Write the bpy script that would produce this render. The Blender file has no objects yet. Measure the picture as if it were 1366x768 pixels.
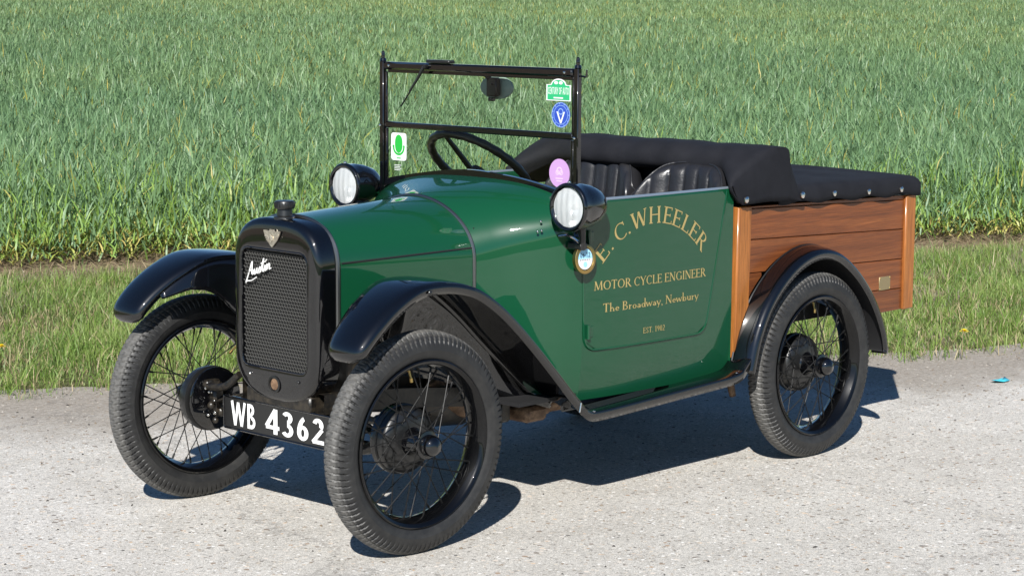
import bpy, math, random
import numpy as np
from mathutils import Matrix, Vector
random.seed(7); RNG = np.random.default_rng(11)
SC = bpy.context.scene
COL = SC.collection
rad = math.radians

# ------------------------------------------------------------------ camera
CAM_POS = (6.056369, 4.854405, 1.599877)
CAM_YAW, CAM_PITCH, CAM_ROLL = 3.9045485, -0.1361934, 0.0070177
FPX = 2825.125
f = Vector((math.cos(CAM_PITCH) * math.cos(CAM_YAW), math.cos(CAM_PITCH) * math.sin(CAM_YAW), math.sin(CAM_PITCH)))
r0 = f.cross(Vector((0, 0, 1))).normalized(); u0 = r0.cross(f)
ca, sa = math.cos(CAM_ROLL), math.sin(CAM_ROLL)
r1 = ca * r0 + sa * u0; u1 = -sa * r0 + ca * u0
cam_d = bpy.data.cameras.new('camera'); cam = bpy.data.objects.new('camera', cam_d); COL.objects.link(cam)
M = Matrix((( r1.x, u1.x, -f.x, CAM_POS[0]), (r1.y, u1.y, -f.y, CAM_POS[1]), (r1.z, u1.z, -f.z, CAM_POS[2]), (0, 0, 0, 1)))
cam.matrix_world = M
cam_d.sensor_width = 36; cam_d.sensor_fit = 'HORIZONTAL'; cam_d.lens = FPX / 1366 * 36
cam_d.clip_start = 0.05; cam_d.clip_end = 3000
SC.camera = cam

# ------------------------------------------------------------------ light
SUN_DIR = Vector((1.07, 0.79, 1.0)).normalized()          # towards the sun
SUN_EL = math.asin(SUN_DIR.z)
w = bpy.data.worlds.new('World'); SC.world = w; w.use_nodes = True
nt = w.node_tree; bg = nt.nodes['Background']
sky = nt.nodes.new('ShaderNodeTexSky'); sky.sky_type = 'NISHITA'; sky.sun_disc = False
sky.sun_elevation = SUN_EL; sky.sun_rotation = math.atan2(SUN_DIR.x, SUN_DIR.y)
sky.air_density = 1.0; sky.dust_density = 0.0; sky.ozone_density = 5.0; sky.altitude = 300
hs_ = nt.nodes.new('ShaderNodeHueSaturation'); hs_.inputs['Saturation'].default_value = 1.08          # the deep blue of a clear spring day
nt.links.new(sky.outputs[0], hs_.inputs['Color']); nt.links.new(hs_.outputs[0], bg.inputs[0]); bg.inputs[1].default_value = 0.056
sl = bpy.data.lights.new('sun', 'SUN'); sl.energy = 5.0; sl.angle = rad(0.53); sl.color = (1.0, 0.97, 0.92)
so = bpy.data.objects.new('sun', sl); COL.objects.link(so)
so.rotation_euler = SUN_DIR.to_track_quat('Z', 'Y').to_euler(); so.location = (8, 6, 9)
vs = SC.view_settings; vs.view_transform = 'Standard'; vs.look = 'None'; vs.gamma = 1; vs.use_curve_mapping = False
vs.exposure = 0.76

# ------------------------------------------------------------------ helpers
def tag(o, label=None, cat=None, group=None, kind=None):
    if label: o['label'] = label
    if cat: o['category'] = cat
    if group: o['group'] = group
    if kind: o['kind'] = kind
    return o

def link(o, parent=None):
    COL.objects.link(o)
    if parent: o.parent = parent
    return o

def mk(name, V, F, m, parent=None, smooth=True, mi=None, sharp=None):
    me = bpy.data.meshes.new(name)
    me.from_pydata([tuple(map(float, v)) for v in V], [], [tuple(map(int, q)) for q in F])
    for mm in (m if isinstance(m, (list, tuple)) else [m]): me.materials.append(mm)
    if mi is not None: me.polygons.foreach_set('material_index', mi)
    me.polygons.foreach_set('use_smooth', [smooth] * len(me.polygons))
    me.update()
    if smooth: me.set_sharp_from_angle(angle=rad(sharp or 42))
    return link(bpy.data.objects.new(name, me), parent)

class G:
    """collects shapes that make up one mesh"""
    def __init__(s): s.V = []; s.F = []; s.I = []; s.mat = 0
    def add(s, V, F):
        b = len(s.V); s.V += [tuple(map(float, v)) for v in V]; s.F += [tuple(i + b for i in q) for q in F]; s.I += [s.mat] * len(F); return s
    def box(s, c, d, rot=None, bev=0.0):
        x, y, z = d[0] / 2, d[1] / 2, d[2] / 2
        if bev <= 0:
            V = [Vector((i * x, j * y, k * z)) for i in (-1, 1) for j in (-1, 1) for k in (-1, 1)]
            F = [(0, 1, 3, 2), (4, 6, 7, 5), (0, 4, 5, 1), (2, 3, 7, 6), (0, 2, 6, 4), (1, 5, 7, 3)]
        else:
            b = min(bev, x * .99, y * .99, z * .99); V = []; F = []; idx = {}
            for i in (-1, 1):
                for j in (-1, 1):
                    for k in (-1, 1):
                        for a, p in enumerate(((i * x, j * (y - b), k * (z - b)), (i * (x - b), j * y, k * (z - b)), (i * (x - b), j * (y - b), k * z))):
                            idx[i, j, k, a] = len(V); V.append(Vector(p))
            def q(L): F.append(tuple(idx[t] for t in L))
            for i in (-1, 1):
                q([(i, -1, -1, 0), (i, 1, -1, 0), (i, 1, 1, 0), (i, -1, 1, 0)][::i]); q([(-1, i, -1, 1), (-1, i, 1, 1), (1, i, 1, 1), (1, i, -1, 1)][::i]); q([(-1, -1, i, 2), (1, -1, i, 2), (1, 1, i, 2), (-1, 1, i, 2)][::i])
                for j in (-1, 1):
                    q([(i, j, -1, 0), (i, j, 1, 0), (i, j, 1, 1), (i, j, -1, 1)][::-i * j]); q([(i, -1, j, 0), (i, 1, j, 0), (i, 1, j, 2), (i, -1, j, 2)][::i * j]); q([(-1, i, j, 1), (1, i, j, 1), (1, i, j, 2), (-1, i, j, 2)][::-i * j])
                    for k in (-1, 1): q([(i, j, k, 0), (i, j, k, 1), (i, j, k, 2)][::i * j * k])
        R = rot if rot is not None else Matrix.Identity(3)
        return s.add([R @ v + Vector(c) for v in V], F)
    def tube(s, P, r, n=8, closed=False, cap=True):
        P = [Vector(p) for p in P]; m = len(P)
        rr = r if isinstance(r, (list, tuple)) else [r] * m
        V = []; F = []; up = None
        for i, p in enumerate(P):
            if closed: t = (P[(i + 1) % m] - P[i - 1]).normalized()
            else: t = (P[min(i + 1, m - 1)] - P[max(i - 1, 0)]).normalized()
            if up is None:
                a = Vector((0, 0, 1)) if abs(t.z) < .9 else Vector((1, 0, 0)); up = (a - a.dot(t) * t).normalized()
            else:
                up = (up - up.dot(t) * t).normalized()
            b = t.cross(up)
            for k in range(n):
                a = 2 * math.pi * k / n; V.append(p + rr[i] * (math.cos(a) * up + math.sin(a) * b))
        for i in range(m if closed else m - 1):
            j = (i + 1) % m
            for k in range(n): F.append((i * n + k, i * n + (k + 1) % n, j * n + (k + 1) % n, j * n + k))
        if cap and not closed: F.append(tuple(range(n))[::-1]); F.append(tuple((m - 1) * n + k for k in range(n)))
        return s.add(V, F)
    def lathe(s, prof, c, ax, n=32, ref=None):
        """prof: (along, radius) pairs round the axis ax through c"""
        ax = Vector(ax).normalized(); c = Vector(c)
        a = ref or (Vector((0, 0, 1)) if abs(ax.z) < .9 else Vector((1, 0, 0))); a = (a - a.dot(ax) * ax).normalized(); b = ax.cross(a)
        V = []; F = []
        for (h, r) in prof:
            for k in range(n):
                t = 2 * math.pi * k / n; V.append(c + ax * h + max(r, 1e-5) * (math.cos(t) * a + math.sin(t) * b))
        for i in range(len(prof) - 1):
            for k in range(n): F.append((i * n + k, i * n + (k + 1) % n, (i + 1) * n + (k + 1) % n, (i + 1) * n + k))
        return s.add(V, F)
    def ball(s, c, r, n=12, m=8, sc=(1, 1, 1)):
        V = []; F = []
        for i in range(m + 1):
            t = math.pi * i / m
            for k in range(n):
                a = 2 * math.pi * k / n
                V.append((c[0] + sc[0] * r * max(math.sin(t), 1e-4) * math.cos(a), c[1] + sc[1] * r * max(math.sin(t), 1e-4) * math.sin(a), c[2] + sc[2] * r * math.cos(t)))
        for i in range(m):
            for k in range(n): F.append((i * n + k, (i + 1) * n + k, (i + 1) * n + (k + 1) % n, i * n + (k + 1) % n))
        return s.add(V, F)
    def grid(s, rows, closed=False):
        n = len(rows[0]); V = [v for R in rows for v in R]; F = []
        for i in range(len(rows) - 1):
            for k in range(n if closed else n - 1): F.append((i * n + k, i * n + (k + 1) % n, (i + 1) * n + (k + 1) % n, (i + 1) * n + k))
        return s.add(V, F)
    def prism(s, poly, d0, d1, fn):
        """extrude a 2-D outline between two depths; fn(u, v, depth) -> point"""
        n = len(poly); V = [fn(u, v, d0) for u, v in poly] + [fn(u, v, d1) for u, v in poly]
        F = [tuple(range(n))[::-1], tuple(range(n, 2 * n))] + [(i, (i + 1) % n, n + (i + 1) % n, n + i) for i in range(n)]
        return s.add(V, F)
    def build(s, name, m, parent=None, smooth=True, sharp=None): return mk(name, s.V, s.F, m, parent, smooth, s.I, sharp)

def solid(o, t, off=-1):
    md = o.modifiers.new('thickness', 'SOLIDIFY'); md.thickness = t; md.offset = off; return o
def bevel(o, wd, seg=2):
    md = o.modifiers.new('edge', 'BEVEL'); md.width = wd; md.segments = seg; md.limit_method = 'ANGLE'; md.angle_limit = rad(40); return o
def recalc(o):
    import bmesh
    bm = bmesh.new(); bm.from_mesh(o.data); bmesh.ops.recalc_face_normals(bm, faces=bm.faces[:]); bm.to_mesh(o.data); bm.free(); return o
def lerp(a, b, t): return a + (b - a) * t
def interp(x, X, Y): return float(np.interp(x, X, Y))
def smooth_path(P, n=40):
    """Catmull-Rom through the points"""
    P = [np.array(p, float) for p in P]; Q = [2 * P[0] - P[1]] + P + [2 * P[-1] - P[-2]]; out = []
    m = len(P) - 1
    for i in range(n + 1):
        s = i / n * m; k = min(int(s), m - 1); t = s - k
        a, b, c, d = Q[k:k + 4]
        out.append(0.5 * ((2 * b) + (c - a) * t + (2 * a - 5 * b + 4 * c - d) * t * t + (3 * b - a - 3 * c + d) * t ** 3))
    return out

# ------------------------------------------------------------------ materials
def mat(name, col, rough=.5, metal=0., coat=0., spec=.5, cr=.03):
    m = bpy.data.materials.new(name); m.use_nodes = True
    b = m.node_tree.nodes['Principled BSDF']
    b.inputs['Base Color'].default_value = (*col, 1); b.inputs['Roughness'].default_value = rough; b.inputs['Metallic'].default_value = metal
    b.inputs['Coat Weight'].default_value = coat; b.inputs['Coat Roughness'].default_value = cr; b.inputs['Specular IOR Level'].default_value = spec
    return m
def N(m, t, **kw):
    n = m.node_tree.nodes.new(t)
    for k, v in kw.items():
        if k.startswith('i_'): n.inputs[k[2:].replace('_', ' ')].default_value = v
        else: setattr(n, k, v)
    return n
def L(m, a, b): m.node_tree.links.new(a, b)
def bsdf(m): return m.node_tree.nodes['Principled BSDF']
def ramp(m, src, stops):
    r = N(m, 'ShaderNodeValToRGB'); e = r.color_ramp.elements
    while len(e) < len(stops): e.new(.5)
    for i, (p, c) in enumerate(stops): e[i].position = p; e[i].color = (*c, 1) if len(c) == 3 else c
    L(m, src, r.inputs[0]); return r
def noise(m, scale, detail=4, rough=.55, vec=None):
    n = N(m, 'ShaderNodeTexNoise'); n.inputs['Scale'].default_value = scale; n.inputs['Detail'].default_value = detail; n.inputs['Roughness'].default_value = rough
    if vec is not None: L(m, vec, n.inputs['Vector'])
    return n
def coords(m): return N(m, 'ShaderNodeTexCoord').outputs['Object']
def bump(m, h, strength, dist=.002, chain=None):
    b = N(m, 'ShaderNodeBump'); b.inputs['Strength'].default_value = strength; b.inputs['Distance'].default_value = dist
    L(m, h, b.inputs['Height'])
    if chain is not None: L(m, chain, b.inputs['Normal'])
    return b.outputs['Normal']
def mixc(m, fac, a, b, mode='MIX'):
    n = N(m, 'ShaderNodeMix', data_type='RGBA', blend_type=mode)
    for s, v in ((n.inputs[0], fac), (n.inputs[6], a), (n.inputs[7], b)):
        if hasattr(v, 'is_output'): L(m, v, s)
        elif isinstance(v, (int, float)): s.default_value = v
        else: s.default_value = (*v, 1)
    return n.outputs[2]
def math_(m, op, a, b=None, clamp=False):
    n = N(m, 'ShaderNodeMath', operation=op, use_clamp=clamp)
    for i, v in enumerate((a, b)):
        if v is None: continue
        if hasattr(v, 'is_output'): L(m, v, n.inputs[i])
        else: n.inputs[i].default_value = v
    return n.outputs[0]

def paint(name, col, wav=.02, rough=.35, ior=1.6):
    m = mat(name, col, rough, 0, 1.0, .08, .02); v = coords(m); bsdf(m).inputs['Coat IOR'].default_value = ior
    n = noise(m, 5.0, 2, .5, v); n2 = noise(m, 900, 1, .5, v)
    nb = bump(m, n.outputs[0], wav, .02)
    b = bsdf(m); L(m, nb, b.inputs['Coat Normal'])
    d = noise(m, 14, 6, .65, v)                                    # faint road dust
    rr = ramp(m, d.outputs[0], [(.5, (.012,) * 3), (.85, (.05,) * 3)]); L(m, rr.outputs[0], b.inputs['Coat Roughness'])
    return m
GREEN = paint('green_enamel', (.0036, .050, .0205), ior=1.55)
BLACK = paint('black_enamel', (.0015, .0016, .0022), .03, ior=1.72)
SPOKEM = mat('dull_black_wire', (.006, .006, .006), .5, 0, 0, .3)
RIMP = paint('black_rim_enamel', (.0015, .0016, .0020), .02, ior=1.42)
BLACK2 = mat('black_chassis_paint', (.008, .008, .008), .38, 0, .3)
def grimy(name, col, col2, rough, sc):
    m = mat(name, col, rough); v = coords(m); n = noise(m, sc, 7, .7, v); r = ramp(m, n.outputs[0], [(.42, col), (.7, col2)]); L(m, r.outputs[0], bsdf(m).inputs['Base Color'])
    L(m, bump(m, n.outputs[0], .3, .004), bsdf(m).inputs['Normal']); return m
OILY = grimy('oily_metal', (.006, .0055, .005), (.04, .032, .022), .35, 40)
RUST = grimy('rusty_pipe', (.10, .055, .03), (.30, .19, .11), .6, 35)
def rubber():
    m = grimy('tyre_rubber', (.011, .011, .0112), (.024, .0235, .0225), .55, 30); v = coords(m); sp = N(m, 'ShaderNodeSeparateXYZ'); L(m, v, sp.inputs[0])
    r = math_(m, 'SQRT', math_(m, 'ADD', math_(m, 'MULTIPLY', sp.outputs[0], sp.outputs[0]), math_(m, 'MULTIPLY', sp.outputs[2], sp.outputs[2])))
    mr = N(m, 'ShaderNodeMapRange'); L(m, r, mr.inputs[0]); mr.inputs[1].default_value = .312; mr.inputs[2].default_value = .3245
    b = bsdf(m); c = b.inputs['Base Color'].links[0].from_socket                      # the running surface is worn grey with road dust
    n = noise(m, 60, 4, .6, v); dust = ramp(m, n.outputs[0], [(.3, (.055, .054, .051)), (.7, (.115, .111, .104))])
    L(m, mixc(m, mr.outputs[0], c, dust.outputs[0]), b.inputs['Base Color']); return m
RUBBER = rubber()
NICKEL = mat('bright_nickel', (.72, .70, .66), .18, 1)
SILVER = mat('satin_silver', (.80, .80, .78), .5, .3)
STEEL = mat('grey_aluminium_bead', (.22, .22, .215), .35, 1)
EDGE = mat('edge_sky_sheen', (.30, .36, .42), .25, .6)  # pale blue sky reflection put into the colour of the painted edge
BRASS = mat('aged_brass', (.48, .33, .12), .34, 1)
PLATEBRASS = mat('dull_brass_plate', (.34, .27, .15), .5, .7)
def leather():
    m = mat('black_leather', (.014, .014, .016), .36, 0, 0, .55); v = coords(m)
    n = noise(m, 140, 3, .6, v); n2 = noise(m, 18, 4, .6, v)
    L(m, bump(m, n2.outputs[0], .25, .01, bump(m, n.outputs[0], .22, .002)), bsdf(m).inputs['Normal'])
    r = ramp(m, n2.outputs[0], [(.3, (.28,) * 3), (.75, (.46,) * 3)]); L(m, r.outputs[0], bsdf(m).inputs['Roughness']); return m
LEATHER = leather()
def canvas():
    m = mat('black_canvas', (.016, .016, .019), .8, 0, 0, .25); v = coords(m)
    wv = N(m, 'ShaderNodeTexWave'); wv.inputs['Scale'].default_value = 160; L(m, v, wv.inputs[0])
    n = noise(m, 11, 5, .6, v); n2 = noise(m, 600, 2, .6, v)
    L(m, bump(m, n.outputs[0], .3, .009, bump(m, n2.outputs[0], .35, .002)), bsdf(m).inputs['Normal'])
    r = ramp(m, n.outputs[0], [(.3, (.005, .0053, .0078)), (.7, (.0095, .010, .0135))]); L(m, r.outputs[0], bsdf(m).inputs['Base Color'])
    b = bsdf(m); b.inputs['Sheen Weight'].default_value = .0; return m
CANVAS = canvas()
def wood(name, c1, c2, c3, sc=(1.3, 34, 46), vert=False):
    m = mat(name, c1, .45, 0, .35, .3, .15); v = coords(m)
    mp = N(m, 'ShaderNodeMapping'); L(m, v, mp.inputs[0]); mp.inputs['Scale'].default_value = (36, 36, 1.4) if vert else sc
    geo = N(m, 'ShaderNodeNewGeometry')
    off = N(m, 'ShaderNodeVectorMath', operation='MULTIPLY_ADD'); cb = N(m, 'ShaderNodeCombineXYZ')
    for i in range(3): L(m, geo.outputs['Random Per Island'], cb.inputs[i])
    off.inputs[1].default_value = (37, 53, 71); L(m, cb.outputs[0], off.inputs[0]); L(m, mp.outputs[0], off.inputs[2])
    n = noise(m, 1.0, 5, .6, off.outputs[0]); n.inputs['Distortion'].default_value = .5
    n2 = noise(m, 6, 6, .7, off.outputs[0])
    r = ramp(m, n.outputs[0], [(.25, c2), (.5, c1), (.75, c3)])
    r2 = ramp(m, n2.outputs[0], [(.35, (.45,) * 3), (.6, (1,) * 3)])
    hs = N(m, 'ShaderNodeHueSaturation'); L(m, mixc(m, .8, r.outputs[0], r2.outputs[0], 'MULTIPLY'), hs.inputs['Color'])
    mr = N(m, 'ShaderNodeMapRange'); L(m, geo.outputs['Random Per Island'], mr.inputs[0]); mr.inputs[3].default_value = .72; mr.inputs[4].default_value = 1.2; L(m, mr.outputs[0], hs.inputs['Value'])
    L(m, hs.outputs[0], bsdf(m).inputs['Base Color'])
    L(m, bump(m, n2.outputs[0], .12, .002), bsdf(m).inputs['Normal']); return m
MAHOG = wood('varnished_mahogany', (.175, .050, .012), (.115, .031, .008), (.235, .074, .018))
OAK = wood('varnished_light_oak', (.36, .125, .026), (.28, .085, .018), (.44, .17, .04), vert=True)
WHITE = mat('white_paint', (.8, .8, .78), .45)
GOLD = mat('gold_leaf_paint', (.33, .25, .095), .45)
MESHM = mat('black_wire_mesh', (.09, .09, .086), .4, .4)
DARK = mat('dark_trim', (.006, .006, .007), .7)
PAPERW = mat('white_sticker', (.64, .65, .65), .4)
def flat(name, c): return mat(name, c, .45)
SGREEN = flat('green_sticker', (.02, .36, .14)); SBLUE = flat('blue_sticker', (.02, .06, .36)); SLBLUE = flat('pale_blue_sticker', (.22, .34, .6)); SPINK = flat('pink_sticker', (.45, .26, .50)); SLPINK = flat('pale_pink_print', (.58, .44, .62)); SLEAF = flat('leaf_green_print', (.015, .36, .04)); SCYAN = flat('pale_cyan_print', (.28, .55, .72)); BLACKP = flat('black_print', (.02, .03, .06))
def glass():
    m = bpy.data.materials.new('window_glass'); m.use_nodes = True; t = m.node_tree
    for n in list(t.nodes):
        if n.type != 'OUTPUT_MATERIAL': t.nodes.remove(n)
    tr = N(m, 'ShaderNodeBsdfTransparent'); tr.inputs[0].default_value = (.95, .965, .955, 1)
    gl = N(m, 'ShaderNodeBsdfGlossy'); gl.inputs['Roughness'].default_value = .01
    fr = N(m, 'ShaderNodeFresnel'); fr.inputs[0].default_value = 1.45; mx = N(m, 'ShaderNodeMixShader')
    L(m, fr.outputs[0], mx.inputs[0]); L(m, tr.outputs[0], mx.inputs[1]); L(m, gl.outputs[0], mx.inputs[2])
    L(m, mx.outputs[0], t.nodes['Material Output'].inputs[0]); return m
GLASS = glass()
MIRR = mat('silvered_reflector', (.95, .95, .95), .28, 1)

# ------------------------------------------------------------------ the place: u runs along the road edge, v away from the camera
EU = np.array([-.866, .5]); EV = np.array([-.5, -.866])
def uv(u, v, z=0): return (u * EU[0] + v * EV[0], u * EU[1] + v * EV[1], z)
def ground_z(v):
    v = np.asarray(v, float); t = np.maximum(v - 9, 0)
    return np.where(t < 12, .028 * t * t / 24, .028 * (t - 6)) * np.where(v > 9, 1, 0) - 0.0
def uvnode(m):
    """road coordinates as two outputs (u, v) from the position on the ground"""
    g = N(m, 'ShaderNodeNewGeometry').outputs['Position']
    o = []
    for e in (EU, EV):
        d = N(m, 'ShaderNodeVectorMath', operation='DOT_PRODUCT'); L(m, g, d.inputs[0]); d.inputs[1].default_value = (e[0], e[1], 0); o.append(d.outputs['Value'])
    return g, o[0], o[1]

def concrete():
    m = mat('worn_concrete', (.42, .40, .37), .85, 0, 0, .3); g, u, v = uvnode(m)
    big = noise(m, .55, 5, .6, g); mid = noise(m, 5, 6, .65, g); fine = noise(m, 60, 5, .75, g); grit = noise(m, 260, 3, .7, g)
    base = ramp(m, big.outputs[0], [(.3, (.415, .395, .362)), (.5, (.455, .436, .402)), (.72, (.495, .475, .445))]).outputs[0]
    base = mixc(m, .75, base, ramp(m, mid.outputs[0], [(.3, (.80, .79, .775)), (.55, (1, 1, 1)), (.75, (1.07, 1.065, 1.05))]).outputs[0], 'MULTIPLY')
    base = mixc(m, .85, base, ramp(m, fine.outputs[0], [(.3, (.50, .49, .475)), (.48, (1, 1, 1)), (.68, (1.3, 1.29, 1.27))]).outputs[0], 'MULTIPLY')
    base = mixc(m, .9, base, ramp(m, grit.outputs[0], [(.34, (.45, .44, .42)), (.5, (1, 1, 1)), (.66, (1.4, 1.4, 1.39))]).outputs[0], 'MULTIPLY')
    # exposed aggregate: sparse stones, some tan, some dark, some pale
    def stones(scale, keep, cols):
        vo = N(m, 'ShaderNodeTexVoronoi'); vo.inputs['Scale'].default_value = scale; L(m, g, vo.inputs['Vector'])
        sp = N(m, 'ShaderNodeSeparateColor'); L(m, vo.outputs['Color'], sp.inputs[0])
        near = math_(m, 'LESS_THAN', vo.outputs['Distance'], math_(m, 'MULTIPLY', sp.outputs[1], .42)); pick = math_(m, 'GREATER_THAN', sp.outputs[0], keep)
        return math_(m, 'MULTIPLY', near, pick), ramp(m, sp.outputs[2], cols).outputs[0]
    for sc, keep, cols in ((70, .55, [(0, (.74, .73, .70)), (.6, (.66, .64, .60)), (1, (.55, .48, .38))]), (42, .66, [(0, (.66, .64, .60)), (.35, (.50, .32, .17)), (.7, (.34, .22, .13)), (1, (.14, .13, .12))]), (55, .42, [(0, (.60, .58, .54)), (.40, (.36, .24, .14)), (.75, (.40, .36, .30)), (1, (.10, .095, .09))]), (120, .5, [(0, (.6, .59, .56)), (.6, (.36, .30, .22)), (1, (.13, .125, .12))]), (85, .80, [(0, (.11, .10, .095)), (.6, (.36, .25, .16)), (1, (.58, .57, .54))])):
        a, c = stones(sc, keep, cols); base = mixc(m, math_(m, 'MULTIPLY', a, .85), base, c)
    # darker dirty gravel along the grass, ragged
    wob = math_(m, 'MULTIPLY_ADD', noise(m, 1.6, 5, .65, g).outputs[0], 1.5); 
    wob.node.inputs[2].default_value = -.75
    vv = math_(m, 'ADD', v, wob)
    mr = N(m, 'ShaderNodeMapRange', interpolation_type='SMOOTHSTEP'); L(m, vv, mr.inputs[0]); mr.inputs[1].default_value = .25; mr.inputs[2].default_value = 1.05
    dirt = ramp(m, noise(m, 45, 6, .75, g).outputs[0], [(.3, (.12, .098, .075)), (.5, (.235, .203, .165)), (.7, (.36, .325, .28))]).outputs[0]
    base = mixc(m, math_(m, 'MULTIPLY', mr.outputs[0], .82), base, dirt)
    # hairline cracks
    ck = N(m, 'ShaderNodeTexVoronoi', feature='DISTANCE_TO_EDGE'); ck.inputs['Scale'].default_value = .33
    dis = N(m, 'ShaderNodeVectorMath', operation='MULTIPLY_ADD'); L(m, noise(m, 2.5, 6, .7, g).outputs[1], dis.inputs[0]); dis.inputs[1].default_value = (.9, .9, 0); L(m, g, dis.inputs[2]); L(m, dis.outputs[0], ck.inputs['Vector'])
    cr = math_(m, 'MULTIPLY', math_(m, 'LESS_THAN', ck.outputs['Distance'], .0022), .35)
    base = mixc(m, cr, base, (.12, .11, .10))
    L(m, base, bsdf(m).inputs['Base Color'])
    nb = bump(m, fine.outputs[0], .55, .006); nb = bump(m, grit.outputs[0], .5, .0025, nb); L(m, nb, bsdf(m).inputs['Normal'])
    return m
def soil(name, stops, sc):
    m = mat(name, stops[0][1], .95, 0, 0, .1); g, u, v = uvnode(m); n = noise(m, sc, 8, .7, g); L(m, ramp(m, n.outputs[0], stops).outputs[0], bsdf(m).inputs['Base Color'])
    L(m, bump(m, n.outputs[0], .9, .03), bsdf(m).inputs['Normal']); return m
CONC = concrete()
SOIL = soil('brown_field_soil', [(.3, (.10, .07, .045)), (.5, (.21, .155, .105)), (.72, (.33, .26, .185))], 18)
TURF = soil('thin_turf_soil', [(.3, (.05, .055, .02)), (.5, (.10, .105, .042)), (.72, (.17, .15, .08))], 16)

# ground sheet (fields on both sides), reaching the horizon
VS = list(np.arange(-40, 110, 2.0)) + [130, 160, 200, 260, 340, 450]
VS = [-600, -300, -150, -80] + VS
US = [-700, -300, -120, -60, -30, -15, 0, 15, 30, 60, 120, 300, 700]
g = G(); rows = []
for v in VS: rows.append([uv(u, v, float(ground_z(min(v, 300)) - .012)) for u in US])
g.grid([r[::-1] for r in rows])
tag(g.build('ground', SOIL), kind='structure')
g = G(); rows = []
rr_ = np.random.default_rng(3)
US2 = list(np.arange(-26, 40, .06))
edge = np.convolve(rr_.normal(0, 1, len(US2) + 40), np.ones(9) / 9, 'same')[20:-20] * .10 + np.convolve(rr_.normal(0, 1, len(US2) + 80), np.ones(41) / 41, 'same')[40:-40] * .16
for k, u in enumerate(US2): rows.append([uv(u, -9, 0), uv(u, 0, 0), uv(u, 1.46 + edge[k], 0)])
rows = [[uv(-300, -9, 0), uv(-300, 0, 0), uv(-300, 1.48, 0)]] + rows + [[uv(300, -9, 0), uv(300, 0, 0), uv(300, 1.48, 0)]]
g.grid(rows)
tag(g.build('road', CONC), kind='structure')
g = G(); rows = []
ragged = np.interp(np.linspace(0, 1, 200), np.linspace(0, 1, 60), rr_.normal(0, .07, 60))
for k, u in enumerate(np.linspace(-30, 45, 200)): rows.append([uv(u, 1.3, -.008), uv(u, 4.95 + ragged[k], -.006)])
rows = [[uv(-300, 1.3, -.008), uv(-300, 4.95, -.006)]] + rows + [[uv(300, 1.3, -.008), uv(300, 4.95, -.006)]]
g.grid(rows); tag(g.build('verge', TURF), kind='structure')
g = G(); g.grid([[uv(-300, -80, -.006), uv(-300, -8.9, -.006)], [uv(300, -80, -.006), uv(300, -8.9, -.006)]])
TURF2 = soil('far_meadow', [(.3, (.03, .06, .015)), (.5, (.055, .10, .03)), (.7, (.09, .13, .05))], 6)
tag(g.build('field', TURF2), kind='structure')

# ------------------------------------------------------------------ blades (crop and verge grass), one mesh per stand
def leafmat(name, rough, trans):
    m = bpy.data.materials.new(name); m.use_nodes = True; b = bsdf(m)
    a = N(m, 'ShaderNodeAttribute', attribute_name='tint')
    L(m, a.outputs['Color'], b.inputs['Base Color']); b.inputs['Roughness'].default_value = rough; b.inputs['Specular IOR Level'].default_value = .45
    tr = N(m, 'ShaderNodeBsdfTranslucent'); hs = N(m, 'ShaderNodeHueSaturation'); hs.inputs['Value'].default_value = 1.15; hs.inputs['Hue'].default_value = .485; hs.inputs['Saturation'].default_value = 1.2
    L(m, a.outputs['Color'], hs.inputs['Color']); L(m, hs.outputs[0], tr.inputs[0])
    mx = N(m, 'ShaderNodeMixShader'); mx.inputs[0].default_value = trans; L(m, b.outputs[0], mx.inputs[1]); L(m, tr.outputs[0], mx.inputs[2])
    L(m, mx.outputs[0], m.node_tree.nodes['Material Output'].inputs[0]); return m
WHEAT = leafmat('wheat_leaf', .48, .28); GRASS = leafmat('grass_leaf', .5, .3)

def blades(base, az, length, width, lean, curl, col, segs, twist=None):
    """arrays of blades -> (verts, quads, cols); each blade rises from base, leans towards az and curls over"""
    n = len(az); D = np.stack([np.cos(az), np.sin(az)], 1)
    fa = az + np.pi / 2 + (twist if twist is not None else RNG.normal(0, .7, n)); Sd = np.stack([np.cos(fa), np.sin(fa)], 1)
    P = base.copy(); ang = lean.copy(); rows = []
    for k in range(segs + 1):
        t = k / segs
        wd = width * (1 - t) ** .55 * (0.55 + .9 * min(t * 3, .5)) if k < segs else width * .06
        L_ = np.concatenate([P[:, :2] - Sd * wd[:, None] / 2, P[:, 2:]], 1); R_ = np.concatenate([P[:, :2] + Sd * wd[:, None] / 2, P[:, 2:]], 1)
        rows += [L_, R_]
        st = length / segs
        P = np.concatenate([P[:, :2] + D * (np.sin(ang) * st)[:, None], P[:, 2:] + (np.cos(ang) * st)[:, None]], 1)
        ang = ang + curl / segs
    V = np.stack(rows, 1).reshape(-1, 3); m = 2 * (segs + 1)
    b = (np.arange(n) * m)[:, None, None]; q = np.array([[2 * k, 2 * k + 1, 2 * k + 3, 2 * k + 2] for k in range(segs)])[None]
    return V, (b + q).reshape(-1, 4), np.repeat(col, m, 0)
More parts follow.
